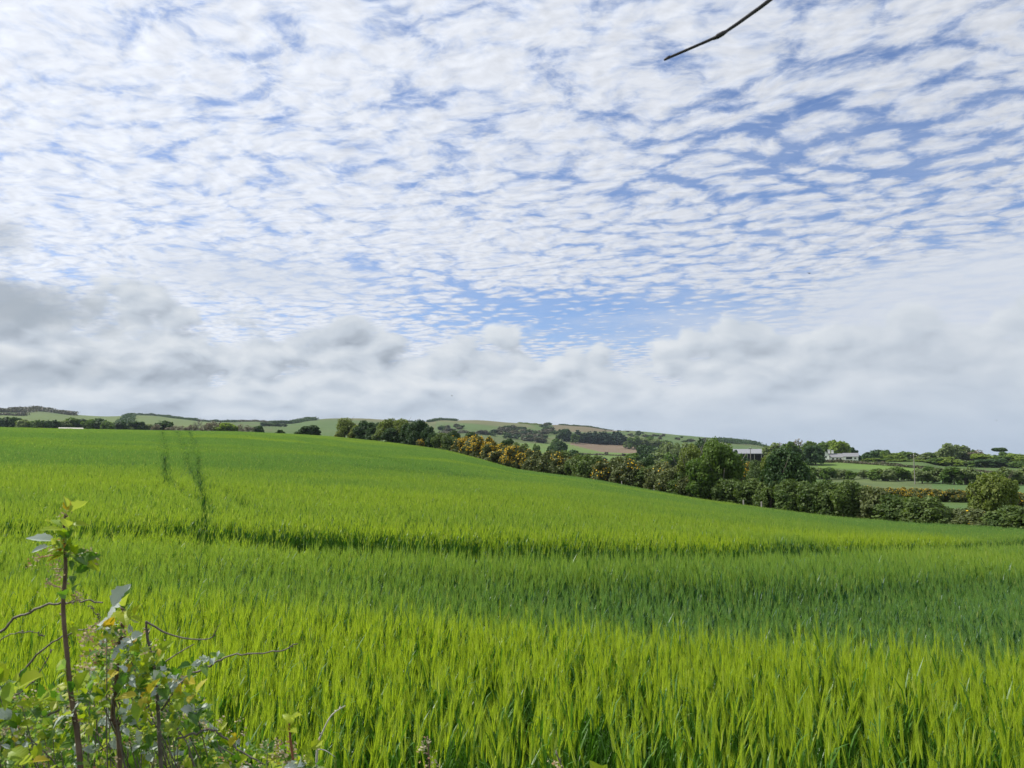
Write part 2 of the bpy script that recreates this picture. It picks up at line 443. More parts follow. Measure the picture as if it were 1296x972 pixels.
# ================================================================== ground sheet
def polymask(px, py, poly):
    poly = np.array(poly, float); ins = np.zeros(px.shape, bool); n = len(poly)
    for i in range(n):
        x1, y1 = poly[i]; x2, y2 = poly[(i + 1) % n]
        c_ = ((y1 > py) != (y2 > py)) & (px < (x2 - x1) * (py - y1) / (y2 - y1 + 1e-9) + x1); ins ^= c_
    return ins
gx, gy, gz = XG.ravel(), YG.ravel(), ZG.ravel()
gD = np.repeat(DG[None, :], NA, 0).ravel()
pxs, pys = project(gx, gy, gz)
front_m = gy > 1
cvr = np.zeros((len(gx), 4), np.float32)
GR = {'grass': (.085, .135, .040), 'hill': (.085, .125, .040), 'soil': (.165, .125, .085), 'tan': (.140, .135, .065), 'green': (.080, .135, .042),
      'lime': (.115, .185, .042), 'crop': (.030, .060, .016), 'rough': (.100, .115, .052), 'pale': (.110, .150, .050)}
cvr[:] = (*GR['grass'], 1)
def paint(key, mask, f=1.0):
    cvr[mask, :3] = cvr[mask, :3] * (1 - f) + np.array(GR[key]) * f
paint('hill', gD > 520)
hn = fbm(gx / 160, gy / 160, 4, 31)
paint('rough', (gD > 520) & (hn > .10), .6)
paint('green', (gD > 520) & (hn < -.18), .5)
hm2 = fbm(gx / 55, gy / 55, 4, 63); paint('tan', (gD > 520) & (hm2 > .12), .35)
far = front_m & (gD > 240)
def patch(key, poly, dmin=240, dmax=1e9, f=1.0):
    paint(key, front_m & (gD > dmin) & (gD < dmax) & polymask(pxs, pys, poly), f)
patch('pale', [(-40, 523), (20, 522), (90, 525), (165, 527), (160, 541), (-40, 541)])
patch('pale', [(163, 525), (210, 527), (262, 532), (262, 542), (160, 542)])
patch('hill', [(345, 536), (400, 531), (440, 531), (440, 553), (345, 550)])
patch('green', [(360, 536), (400, 532), (430, 534), (430, 552), (355, 550)], f=.5)
patch('tan', [(430, 528), (520, 532), (640, 531), (650, 535), (560, 536), (430, 531)], f=.7)
patch('green', [(552, 533), (640, 539), (640, 548), (610, 552), (548, 552)], f=.5)
patch('tan', [(560, 531), (605, 530), (660, 534), (680, 541), (640, 540), (600, 536)], f=.75)
patch('soil', [(696, 534), (735, 536), (778, 543), (783, 546), (745, 547), (705, 547)], f=.75)
patch('soil', [(722, 560), (760, 560), (800, 562), (808, 568), (806, 574), (760, 572), (720, 566)])
patch('lime', [(640, 560), (720, 562), (760, 572), (820, 575), (860, 578), (1000, 588), (900, 590), (640, 575)], f=.75)
patch('lime', [(815, 586), (880, 588), (900, 612), (820, 602)], dmin=110)
patch('green', [(800, 546), (900, 553), (890, 562), (830, 560)], f=.6)
patch('green', [(925, 561), (1000, 572), (1000, 578), (925, 572)], f=.8)
patch('lime', [(1035, 583), (1100, 584), (1165, 590), (1158, 599), (1090, 594), (1035, 592)])
patch('green', [(1010, 599), (1160, 604), (1300, 608), (1300, 626), (1180, 624), (1060, 614), (1000, 606)], dmin=120)
patch('rough', [(1010, 599), (1100, 601), (1180, 612), (1180, 624), (1060, 612)], dmin=120, f=.6)
patch('pale', [(1060, 603), (1110, 606), (1165, 619), (1180, 624), (1140, 620), (1090, 610)], dmin=120, f=.5)
patch('green', [(1170, 638), (1240, 641), (1240, 656), (1170, 654)], dmin=76, dmax=140)
patch('lime', [(1225, 597), (1300, 599), (1300, 608), (1228, 606)], dmin=200)
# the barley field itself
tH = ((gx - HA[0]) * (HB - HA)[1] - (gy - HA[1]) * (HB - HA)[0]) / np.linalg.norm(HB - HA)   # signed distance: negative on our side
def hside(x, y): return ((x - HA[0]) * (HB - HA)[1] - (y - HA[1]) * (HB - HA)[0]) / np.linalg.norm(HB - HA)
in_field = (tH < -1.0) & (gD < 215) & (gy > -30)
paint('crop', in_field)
idx = np.arange(NA * NR).reshape(NA, NR)
i1 = np.roll(idx, -1, 0)
quads = np.stack([idx[:, :-1], idx[:, 1:], i1[:, 1:], i1[:, :-1]], -1).reshape(-1, 4)
gm, t, o_ = new_mat('ground')
at_ = t.node('ShaderNodeAttribute', attribute_name='cover'); g_ = t.node('ShaderNodeNewGeometry')
pos = g_.outputs['Position']
n1 = t.noise(pos, .035, 6, .62); n2 = t.noise(pos, .9, 5, .65)
c = t.vm('SCALE', at_.outputs['Color'], sc=t.m('ADD', .55, t.m('ADD', t.m('MULTIPLY', n1, .55), t.m('MULTIPLY', n2, .35))))
dry = t.mix(.5, c, (.16, .135, .06))
c = t.mix(t.m('MULTIPLY', t.ss(t.noise(pos, .018, 7, .7), .5, .68), .55), c, dry)
p_ = t.node('ShaderNodeBsdfPrincipled'); t.put(p_.inputs['Base Color'], c); p_.inputs['Roughness'].default_value = .95; p_.inputs['Specular IOR Level'].default_value = .1
t.l.new(p_.outputs[0], o_.inputs[0])
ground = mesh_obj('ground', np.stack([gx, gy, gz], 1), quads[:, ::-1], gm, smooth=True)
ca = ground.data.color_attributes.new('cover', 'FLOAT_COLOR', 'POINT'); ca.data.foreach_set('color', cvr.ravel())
ground['kind'] = 'structure'

# ================================================================== the barley
def barley_mat(name, ear=False):
    m_, t, o = new_mat(name)
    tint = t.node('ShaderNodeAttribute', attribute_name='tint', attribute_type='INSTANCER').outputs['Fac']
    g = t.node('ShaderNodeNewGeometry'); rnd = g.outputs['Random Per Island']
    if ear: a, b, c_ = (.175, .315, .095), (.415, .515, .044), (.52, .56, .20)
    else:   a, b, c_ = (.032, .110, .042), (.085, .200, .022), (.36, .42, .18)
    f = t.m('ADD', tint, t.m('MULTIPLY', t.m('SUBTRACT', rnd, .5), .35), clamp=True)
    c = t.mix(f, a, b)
    c = t.mix(t.m('MULTIPLY', t.ss(rnd, .955, .97), .8), c, c_)
    p = t.node('ShaderNodeBsdfPrincipled'); t.put(p.inputs['Base Color'], c); p.inputs['Roughness'].default_value = .42; p.inputs['Specular IOR Level'].default_value = .45
    tr = t.node('ShaderNodeBsdfTranslucent'); t.put(tr.inputs['Color'], t.vm('MULTIPLY', c, (1.3, 1.35, .6)))
    mx = t.node('ShaderNodeMixShader'); mx.inputs[0].default_value = .5 if ear else .38
    t.l.new(p.outputs[0], mx.inputs[1]); t.l.new(tr.outputs[0], mx.inputs[2]); t.l.new(mx.outputs[0], o.inputs[0]); return m_
M_EAR = barley_mat('barley_ear', True); M_STEM = barley_mat('barley_stem')

def strip(mb, pts, wid, side, m_=0):
    """flat ribbon along pts, half-width wid[i], in direction side"""
    v = []; n = len(pts)
    for p, w_ in zip(pts, wid): v += [p - side * w_, p + side * w_]
    mb.add(v, [(2 * i, 2 * i + 1, 2 * i + 3, 2 * i + 2) for i in range(n - 1)], m_)
def stalk(mb, r_, base, h, fat=1.0, awns=14, leaves=3, ear=True, seg=4):
    th = r_.uniform(0, 2 * math.pi); ld = np.array([math.cos(th), math.sin(th), 0]); ln = r_.uniform(.0, .09) * h
    P_ = lambda s_: base + np.array([0, 0, h * s_]) + ld * ln * s_ ** 2
    a = r_.uniform(0, math.pi)
    for k in range(2 if fat < 2 else 1):
        sd_ = np.array([math.cos(a + k * 1.57), math.sin(a + k * 1.57), 0])
        strip(mb, [P_(s_) for s_ in np.linspace(0, .84, seg)], [.0022 * fat] * seg, sd_, 0)
    for k in range(leaves):
        s0 = r_.uniform(.15, .80); b0 = P_(s0); th = r_.uniform(0, 2 * math.pi); dd = np.array([math.cos(th), math.sin(th), 0]); L = r_.uniform(.12, .26)
        up = r_.uniform(.8, 1.15); pts = [b0 + dd * L * u * (.16 + .26 * u) + np.array([0, 0, L * up * (u - .25 * u * u * r_.uniform(.3, 1.6))]) for u in np.linspace(0, 1, 4)]
        sd_ = np.array([-dd[1], dd[0], 0]); strip(mb, pts, [.0025 * fat, .0050 * fat, .0040 * fat, .0004], sd_, 0)
    if not ear: return
    nd = r_.uniform(.0, .45); th = th + r_.uniform(-1, 1); nv = np.array([math.cos(th) * nd, math.sin(th) * nd, 1.]); nv /= np.linalg.norm(nv)
    b0 = P_(.84); L = .085 * h / .8
    for k in range(2):
        sd_ = np.array([math.cos(a + k * 1.57), math.sin(a + k * 1.57), 0])
        strip(mb, [b0 + nv * L * u for u in (0, .35, .8, 1)], [.002 * fat, .0060 * fat, .0050 * fat, .001 * fat], sd_, 1)
    u1 = np.cross(nv, [1, 0, 0]); u1 /= np.linalg.norm(u1); u2 = np.cross(nv, u1)
    for k in range(awns):
        q = r_.uniform(0, 2 * math.pi); sp = r_.uniform(.02, .17); dv = nv + (u1 * math.cos(q) + u2 * math.sin(q)) * sp; dv /= np.linalg.norm(dv)
        s0 = b0 + nv * L * r_.uniform(.1, .95); La = r_.uniform(.10, .155); sd_ = np.cross(dv, [math.cos(q), math.sin(q), .3]); sd_ /= np.linalg.norm(sd_)
        wa = .0011 * fat
        mb.add([s0 - sd_ * wa, s0 + sd_ * wa, s0 + dv * La + np.array([0, 0, -.01])], [(0, 1, 2)], 1)
def tuft(name, seed, rad, n, fat, awns, leaves, ear=1.0, seg=4, hv=.07):
    r_ = np.random.default_rng(seed); mb = MB()
    for k in range(n):
        q = r_.uniform(0, 2 * math.pi); rr = rad * math.sqrt(r_.uniform())
        stalk(mb, r_, np.array([rr * math.cos(q), rr * math.sin(q), 0]), r_.normal(.80, hv), fat, awns, leaves, r_.uniform() < ear, seg)
    me = bpy.data.meshes.new(name); me.from_pydata(mb.v, [], mb.f); me.materials.append(M_STEM); me.materials.append(M_EAR)
    me.polygons.foreach_set('material_index', np.array(mb.m, np.int32))
    return bpy.data.objects.new(name, me)
def proto_col(name, objs):
    c_ = bpy.data.collections.new(name)
    for o in objs: c_.objects.link(o)
    return c_
def euler_of(tx, ty, a):
    """spin a about z, then tilt towards (tx, ty); returns XYZ euler angles"""
    ca, sa = np.cos(a), np.sin(a); cx, sx, cy, sy = np.cos(tx), np.sin(tx), np.cos(ty), np.sin(ty)
    # M = Ry(ty) Rx(tx) Rz(a)
    m00 = cy * ca + sy * sx * sa; m10 = cx * sa; m20 = -sy * ca + cy * sx * sa
    m21 = sy * sa + cy * sx * ca; m22 = cy * cx
    return np.stack([np.arctan2(m21, m22), -np.arcsin(np.clip(m20, -1, 1)), np.arctan2(m10, m00)], -1)
def scatter(name, P_, rot, scl, tint, coll, kind='stuff'):
    n = len(P_); me = bpy.data.meshes.new(name); me.vertices.add(n); me.vertices.foreach_set('co', np.asarray(P_, np.float32).ravel())
    for nm, ty, arr, key in (('rot', 'FLOAT_VECTOR', rot, 'vector'), ('scl', 'FLOAT_VECTOR', scl, 'vector'), ('tint', 'FLOAT', tint, 'value')):
        at2 = me.attributes.new(nm, ty, 'POINT'); at2.data.foreach_set(key, np.asarray(arr, np.float32).ravel())
    o = bpy.data.objects.new(name, me); COL.objects.link(o); o['kind'] = kind
    ng = bpy.data.node_groups.new(name + '_nodes', 'GeometryNodeTree')
    ng.interface.new_socket('Geometry', in_out='INPUT', socket_type='NodeSocketGeometry'); ng.interface.new_socket('Geometry', in_out='OUTPUT', socket_type='NodeSocketGeometry')
    N = ng.nodes; L = ng.links; gi = N.new('NodeGroupInput'); go = N.new('NodeGroupOutput')
    m2p = N.new('GeometryNodeMeshToPoints'); iop = N.new('GeometryNodeInstanceOnPoints'); ci = N.new('GeometryNodeCollectionInfo')
    ci.inputs['Collection'].default_value = coll; ci.inputs['Separate Children'].default_value = True; ci.inputs['Reset Children'].default_value = True
    def attr(nm, ty):
        q = N.new('GeometryNodeInputNamedAttribute'); q.data_type = ty; q.inputs['Name'].default_value = nm
        return next(s_ for s_ in q.outputs if s_.name == 'Attribute' and s_.enabled)
    rv = N.new('FunctionNodeRandomValue'); rv.data_type = 'INT'; rv.inputs[4].default_value = 0; rv.inputs[5].default_value = len(coll.objects) - 1
    e2r = N.new('FunctionNodeEulerToRotation')
    L.new(gi.outputs[0], m2p.inputs[0]); L.new(m2p.outputs[0], iop.inputs['Points']); L.new(ci.outputs[0], iop.inputs['Instance'])
    iop.inputs['Pick Instance'].default_value = True; L.new(rv.outputs[2], iop.inputs['Instance Index'])
    L.new(attr('rot', 'FLOAT_VECTOR'), e2r.inputs[0]); L.new(e2r.outputs[0], iop.inputs['Rotation']); L.new(attr('scl', 'FLOAT_VECTOR'), iop.inputs['Scale'])
    L.new(iop.outputs[0], go.inputs[0])
    md = o.modifiers.new('scatter', 'NODES'); md.node_group = ng
    return o

# --- where the crop stands lower: wheel tracks and thin patches, all fixed to the ground
def gline(pts, lift=.8): return np.array([ground_pt(a, b, lift)[:2] for a, b in pts])
def seg_dist(x, y, line):
    d_ = np.full(x.shape, 1e9)
    for (ax, ay), (bx, by) in zip(line[:-1], line[1:]):
        vx, vy = bx - ax, by - ay; t_ = np.clip(((x - ax) * vx + (y - ay) * vy) / (vx * vx + vy * vy + 1e-9), 0, 1)
        d_ = np.minimum(d_, np.hypot(x - ax - t_ * vx, y - ay - t_ * vy))
    return d_
TRACKS = [  # (photo polyline on the crop top, half width at 20 m, strength)
 ([(240, 546), (244, 560), (250, 580), (251, 598), (257, 625), (259, 645), (254, 668), (251, 684)], .10, .78),
 ([(224, 546), (233, 572), (238, 592), (246, 606), (252, 618)], .12, .6),
 ([(206, 546), (207, 560), (208, 580), (208, 600), (213, 612), (230, 620), (248, 630)], .11, .75),
 ([(256, 612), (280, 618), (300, 630), (308, 642)], .11, .5),
 ([(380, 556), (420, 566), (500, 583), (590, 605), (700, 616), (800, 626), (900, 640)], .22, .30),
 ([(600, 585), (680, 603), (790, 620), (900, 636), (1060, 660)], .30, .55),
 ([(450, 590), (560, 602), (650, 606)], .3, .25),
]
TRK = [(gline(p), w_, s_) for p, w_, s_ in TRACKS]
BAND = gline([(-60, 706), (0, 704), (120, 703), (260, 706), (430, 711), (560, 717), (700, 722), (850, 721), (960, 718), (1060, 713), (1150, 708), (1240, 702), (1330, 696), (1420, 688)], .62)
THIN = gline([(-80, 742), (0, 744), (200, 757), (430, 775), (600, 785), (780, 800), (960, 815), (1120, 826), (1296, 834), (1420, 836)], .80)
def crop_fields(x, y):
    """relative crop height, tint 0..1 (ripeness plus painted shade) and lean of the barley at world x, y"""
    D_ = np.hypot(x, y); px = 648 + F * x / np.maximum(y, .5)
    hgt = np.ones_like(x) + .06 * fbm(x / .35, y / .35, 2, 4) + .05 * fbm(x / 2.2, y / 2.2, 3, 3) + .04 * fbm(x / 9, y / 9, 2, 9)
    tint = .54 + .34 * fbm(x / 7, y / 4, 3, 21) + .42 * fbm(x / 28, y / 17, 3, 22)
    # tramline across the view
    db = np.zeros_like(x); bx, by = BAND[:, 0], BAND[:, 1]
    yb = np.interp(x, bx, by); s_ = y - yb
    depth = np.interp(px, [-100, 250, 430, 560, 900, 1000, 1250, 1340], [.2, .3, .75, 1.0, 1.0, .75, .8, .4])
    wob_ = .07 * vnoise(x * .9, y * 0 + 3.3, 5)
    gap = np.clip((s_ - wob_ + .25) / .30, 0, 1) * np.clip((2.3 - s_ + wob_) / .10, 0, 1)
    hgt *= 1 - depth * .68 * gap
    lip = np.exp(-((s_ - 2.6) / 1.6) ** 2); tint += .30 * lip * depth
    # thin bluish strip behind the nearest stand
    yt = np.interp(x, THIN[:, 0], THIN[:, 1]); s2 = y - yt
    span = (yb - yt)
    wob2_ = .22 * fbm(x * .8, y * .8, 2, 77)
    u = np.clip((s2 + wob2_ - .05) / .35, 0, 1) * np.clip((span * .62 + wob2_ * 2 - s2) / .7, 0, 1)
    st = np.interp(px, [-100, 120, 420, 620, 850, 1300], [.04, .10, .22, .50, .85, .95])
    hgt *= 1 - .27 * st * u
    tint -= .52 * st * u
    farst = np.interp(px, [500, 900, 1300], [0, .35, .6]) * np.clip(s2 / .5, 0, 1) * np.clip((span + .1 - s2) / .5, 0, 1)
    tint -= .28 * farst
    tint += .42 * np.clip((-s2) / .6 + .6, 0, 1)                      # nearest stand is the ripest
    trk = np.zeros_like(x)
    for ln, w_, k in TRK:
        d_ = seg_dist(x, y, ln); wd = np.maximum(w_, w_ * D_ / 30)
        g1 = np.exp(-(d_ / wd) ** 2)
        hgt *= 1 - .60 * k * g1; tint -= .55 * k * g1; trk = np.maximum(trk, g1 * k)  # tint also darkens the wheel lines, groove shade put into the colour
    # darker spot on the right; far slope greener, cloud shade put into the tint
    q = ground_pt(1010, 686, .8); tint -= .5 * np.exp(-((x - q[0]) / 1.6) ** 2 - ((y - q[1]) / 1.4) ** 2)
    tint -= np.clip((D_ - 13) / 34, 0, 1) * .42
    tint += np.clip((D_ - 90) / 60, 0, 1) * .08
    return np.clip(hgt, .18, 1.3), np.clip(tint, 0.02, 1), trk
def plant(name, d0, d1, step, protos, azlim, jit=.5, sxy=1.0):
    L_ = d1 * 1.0; n = int(2 * L_ / step)
    gx_, gy_ = np.meshgrid(np.arange(-L_, L_, step), np.arange(0, L_, step)); x, y = gx_.ravel(), gy_.ravel()
    x = x + rng.uniform(-jit, jit, x.shape) * step; y = y + rng.uniform(-jit, jit, y.shape) * step
    D_ = np.hypot(x, y); a = np.arctan2(x, y); f = fbm(x / 3, y / 3, 2, 8) * .06
    k = (D_ >= d0 * (1 + f)) & (D_ < d1 * (1 + f)) & (np.abs(a) < R(azlim)) & (hside(x, y) < -2.2)
    k &= ~((a < R(-12)) & (D_ > 200))
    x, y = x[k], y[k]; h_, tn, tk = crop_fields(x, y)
    D_ = np.hypot(x, y); kk = (h_ > .22) & (tk < np.where(np.hypot(x, y) < 26, .40, .62)) & (rng.uniform(0, 1, x.shape) < np.clip((D_ - 3.2 + .5 * fbm(x * 1.3, y * 1.3, 2, 90)) / 1.9, .06, 1))
    x, y, h_, tn, tk = x[kk], y[kk], h_[kk], tn[kk], tk[kk]
    z = terr(x, y); n = len(x)
    wind = .10 + .13 * fbm(x / 3.5, y / 5.5, 3, 44); wx = wind * (1.0 + .9 * fbm(x / 6, y / 6, 2, 45)); 
    sgn = np.interp(x / np.maximum(y, 1), [-.6, 0, .3, .7], [1, .6, -.3, -1.0])
    tx = rng.normal(0, .035, n) + .04 * fbm(x / 4, y / 4, 2, 47); ty = rng.normal(0, .038, n) + wx * .62 * sgn
    rot = euler_of(tx, ty, rng.uniform(0, 2 * math.pi, n))
    s_ = sxy * rng.uniform(.88, 1.12, n) * (1 - .6 * tk); scl = np.stack([s_, s_, h_ * rng.normal(1, .035, n)], -1)
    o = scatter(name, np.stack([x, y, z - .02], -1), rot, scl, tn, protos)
    print(name, n); return o
pA = proto_col('barley_near', [tuft('barley_tuft', 100 + i, .06, 3, 1.0, 16, 4, .95) for i in range(24)])
pB = proto_col('barley_mid', [tuft('barley_clump', 200 + i, .13, 9, 1.45, 7, 2, .95, 3) for i in range(16)])
pC = proto_col('barley_far', [tuft('barley_swath', 300 + i, .38, 34, 3.0, 4, 1, .95, 2, .05) for i in range(8)])
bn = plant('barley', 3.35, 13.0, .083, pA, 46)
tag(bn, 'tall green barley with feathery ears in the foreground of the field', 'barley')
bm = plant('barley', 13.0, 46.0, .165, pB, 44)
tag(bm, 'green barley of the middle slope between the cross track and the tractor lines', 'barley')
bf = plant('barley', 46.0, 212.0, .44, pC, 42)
tag(bf, 'smooth green barley on the distant slope up to the crest', 'barley')

# ================================================================== foliage builders
def cards(P_, N_, s_, r_, asp=.62, bend=True):
    """one small pointed leaf face (diamond of 4 corners) per point"""
    n = len(P_); N_ = N_ / (np.linalg.norm(N_, axis=1, keepdims=True) + 1e-9)
    t_ = r_.normal(size=(n, 3)); t_ -= (t_ * N_).sum(1, keepdims=True) * N_; t_ /= np.linalg.norm(t_, axis=1, keepdims=True) + 1e-9
    b_ = np.cross(N_, t_); s_ = np.asarray(s_).reshape(-1, 1) * np.ones((n, 1))
    V_ = np.stack([P_ - t_ * s_, P_ + b_ * s_ * asp, P_ + t_ * s_, P_ - b_ * s_ * asp], 1).reshape(-1, 3)
    return V_, np.arange(4 * n).reshape(n, 4)
def lobes_pts(r_, lobes, n, shell=.55, gap=.0, gscale=1.0, rand=.8):
    lb = np.array(lobes, float); vol = lb[:, 3] * lb[:, 4] * lb[:, 5]; m_ = int(n * (1.6 if gap else 1.02)) + 4
    k = r_.choice(len(lb), m_, p=(vol ** .75) / (vol ** .75).sum()); d_ = r_.normal(size=(m_, 3)); d_ /= np.linalg.norm(d_, axis=1, keepdims=True)
    rr = shell + (1 - shell) * r_.uniform(size=(m_, 1)) ** .6
    rr *= 1 + .16 * fbm(d_[:, 0] * 2.1 + k * 3.1, d_[:, 2] * 2.1 + d_[:, 1] * 1.7, 3, 2)[:, None] * 2
    P_ = lb[k, :3] + d_ * lb[k, 3:6] * rr; N_ = d_ / lb[k, 3:6] + r_.normal(size=(m_, 3)) * rand / lb[k, 3:6].mean(1, keepdims=True) + np.array([0, 0, .35])
    if gap:
        q = fbm(P_[:, 0] * gscale + 5, P_[:, 2] * gscale + P_[:, 1] * gscale * .8, 3, 6); keep = q > np.quantile(q, gap * .6); P_, N_ = P_[keep], N_[keep]
    P_[:, 2] = np.maximum(P_[:, 2], .04)
    return P_[:n], N_[:n]
def auto_lobes(r_, w_, h_, n, z0=.25, top=1.0, dome=1.0):
    L_ = [(0, 0, h_ * (z0 + top) / 2, w_ * .30, w_ * .30, h_ * (top - z0) * .42)]
    for i in range(n):
        a = r_.uniform(0, 6.28); e_ = r_.uniform(0, 1); z = h_ * (z0 + (top - z0) * (.12 + .76 * e_)); rr = w_ * .34 * math.sqrt(max(.05, 1 - (abs(e_ - .35) / .75) ** 2)) * r_.uniform(.65, 1.1) * dome
        s_ = w_ * r_.uniform(.09, .20); L_.append((rr * math.cos(a), rr * math.sin(a), z, s_, s_, s_ * r_.uniform(.6, .95) * min(1.3, h_ / w_ + .3)))
    return L_
def trunk_mb(r_, h_, r0, n_limb=5, lean=0.0, spread=.3, top=.75):
    mb = MB(); pts = [np.array([lean * h_ * u * u + r_.normal(0, .02) * h_ * u, r_.normal(0, .02) * h_ * u, h_ * top * u]) for u in np.linspace(0, 1, 7)]
    mb.tube(pts, [r0 * 1.25, r0, r0 * .8, r0 * .5, r0 * .2], 7)
    for i in range(n_limb):
        u = r_.uniform(.3, .9); b0 = pts[int(u * 6)]; a = r_.uniform(0, 6.28); L = h_ * spread * r_.uniform(.6, 1.2)
        d_ = np.array([math.cos(a), math.sin(a), r_.uniform(.3, 1.1)]); p1 = b0 + d_ * L * .5 + r_.normal(0, .03 * h_, 3); p2 = b0 + d_ * L + np.array([0, 0, .1 * h_])
        mb.tube([b0, p1, p2], [r0 * .45, r0 * .3, r0 * .08], 5)
    return mb

M_BARK = plain('bark', (.10, .082, .062), (.17, .15, .12), .9, 6, .4)
M_PALEBARK = plain('pale_bark', (.26, .235, .19), (.38, .35, .30), .9, 6, .3)
M_LEAF = {
 'mid':   foliage('mid_leaf', (.065, .125, .024), (.150, .225, .042)),
 'olive': foliage('olive_leaf', (.105, .145, .030), (.210, .255, .055)),
 'dark':  foliage('dark_leaf', (.028, .066, .020), (.070, .125, .032), trans=.25),
 'pale':  foliage('pale_leaf', (.120, .170, .065), (.230, .280, .115), trans=.35),
 'lime':  foliage('lime_leaf', (.150, .225, .038), (.270, .350, .060)),
 'blue':  foliage('conifer_needle', (.026, .055, .036), (.055, .095, .055), trans=.1, spec=.1),
 'haw':   foliage('hawthorn_leaf', (.055, .098, .024), (.150, .205, .052), trans=.32, scale=1.1),
 'gorse': foliage('gorse_spine', (.068, .092, .028), (.150, .172, .056), trans=.2, scale=1.3),
 'flower': foliage('gorse_flower', (.60, .37, .010), (.80, .53, .015), trans=.25, tcol=(1, 1, .5)),
 'scrub': foliage('brown_scrub', (.075, .082, .045), (.135, .135, .080), (.19, .15, .11), trans=.12, scale=.25),
 'brown': foliage('bare_twigs', (.13, .11, .08), (.24, .21, .15), trans=.15),
}
# ---- prototypes: name -> (foliage parts [(part, mesh)], trunk mesh, nominal w, h)
PROTO = {}
def make_proto(key, seed, w_, h_, nl, n, s_, leaf, z0=.2, gap=.25, flowers=0, trunk=None, lobes=None, shell=.5, top=1.0, asp=.62, name='crown', rand=.8, lean=0., bark=None, fsz=.75, spread=.3, limbs=5):
    r_ = np.random.default_rng(seed); L_ = lobes or auto_lobes(r_, w_, h_, nl, z0, top)
    P_, N_ = lobes_pts(r_, L_, n, shell, gap, 4.0 / w_, rand)
    V_, Fc = cards(P_, N_, s_ * r_.uniform(.6, 1.3, len(P_)), r_, asp)
    o = mesh_obj(name, V_, Fc, M_LEAF[leaf], parent=False); parts = [(name, o.data)]; bpy.data.objects.remove(o)
    if flowers:
        up = P_[:, 2] > np.quantile(P_[:, 2], .35); q = fbm(P_[:, 0] * 1.1 + seed, P_[:, 1] * 1.1 + P_[:, 2], 2, 4); out_ = up & (q > np.quantile(q, .40)); I = np.nonzero(out_)[0]
        I = r_.choice(I, min(flowers, len(I)), replace=False); c_ = P_.mean(0); dd = P_[I] - c_; dd /= np.linalg.norm(dd, axis=1, keepdims=True)
        V_, Fc = cards(P_[I] + dd * s_ * .9, dd + r_.normal(size=dd.shape) * .6, s_ * fsz, r_, .9)
        o = mesh_obj('flowers', V_, Fc, M_LEAF['flower'], parent=False); parts.append(('flowers', o.data)); bpy.data.objects.remove(o)
    if trunk:
        mb = trunk_mb(r_, h_, trunk, limbs, lean, spread); me = bpy.data.meshes.new('trunk'); me.from_pydata(mb.v, [], mb.f); me.materials.append(bark or M_BARK)
        parts.append(('trunk' if name == 'crown' else 'stem', me))
    zt = float(np.quantile(P_[:, 2], .99)); wd = float(np.quantile(P_[:, 0], .985) - np.quantile(P_[:, 0], .015))
    PROTO.setdefault(key, []).append((parts, wd, zt))
for i in range(3):
    make_proto('mid', 10 + i, 6, 7, 16, 7500, .20, 'mid', .12, .3, trunk=.16)
    make_proto('olive', 20 + i, 6, 7, 16, 7000, .19, 'olive', .12, .35, trunk=.15)
    make_proto('dark', 30 + i, 6, 6.5, 16, 9000, .19, 'dark', .05, .2, trunk=.18)
    make_proto('pale', 40 + i, 6, 7, 15, 6000, .18, 'pale', .10, .38, trunk=.14, bark=M_PALEBARK)
    make_proto('gorse_gold', 50 + i, 3.2, 3.0, 14, 6500, .105, 'gorse', .0, .22, flowers=650, trunk=.06, name='foliage')
    make_proto('gorse_some', 60 + i, 3.2, 3.0, 14, 6500, .105, 'gorse', .0, .22, flowers=200, trunk=.06, name='foliage')
    make_proto('gorse', 70 + i, 3.2, 3.0, 14, 6500, .105, 'gorse', .0, .22, flowers=18, trunk=.06, name='foliage')
    make_proto('haw', 80 + i, 3.4, 3.2, 14, 6500, .105, 'haw', .0, .25, trunk=.07, name='foliage')
    make_proto('lime', 90 + i, 6, 6, 14, 3000, .34, 'lime', .05, .3, trunk=.15)
    make_proto('fmid', 110 + i, 6, 6, 14, 2600, .36, 'mid', .02, .3, trunk=.15)
    make_proto('fdark', 120 + i, 6, 6, 14, 2600, .36, 'dark', .02, .25, trunk=.15)
    make_proto('fpale', 130 + i, 6, 6, 14, 2600, .34, 'pale', .02, .35, trunk=.15)
    make_proto('fbrown', 140 + i, 6, 6, 14, 1500, .22, 'brown', .05, .4, trunk=.15)
    make_proto('scrub', 150 + i, 5, 3.4, 9, 420, .50, 'scrub', .0, .2, name='foliage')
    make_proto('hilldark', 160 + i, 6, 5, 9, 420, .60, 'dark', .0, .2, name='foliage')
    con = [(r0 * math.cos(a) * .0, 0, z, r0, r0, .75) for z, r0, a in zip(np.linspace(1.2, 10.6, 10), [2.5, 2.7, 2.6, 2.5, 2.3, 2.1, 1.8, 1.4, 1.0, .6], range(10))]
    make_proto('conifer', 170 + i, 5, 12, 0, 1500, .55, 'blue', lobes=con, shell=.3, trunk=.2)
make_proto('tall_dark', 181, 7.5, 7.5, 26, 17000, .165, 'mid', .08, .30, trunk=.22, bark=M_PALEBARK, lean=.06, spread=.42, limbs=9)
make_proto('round_dark', 182, 6.5, 6.2, 22, 15000, .160, 'dark', .04, .25, trunk=.2)
make_proto('loose', 183, 6, 8, 20, 8000, .15, 'olive', .18, .5, trunk=.17, bark=M_PALEBARK, lean=-.08, spread=.5, limbs=10)
make_proto('upright', 184, 5.5, 6.0, 34, 12000, .15, 'olive', .0, .42, trunk=.12, spread=.45, limbs=9)
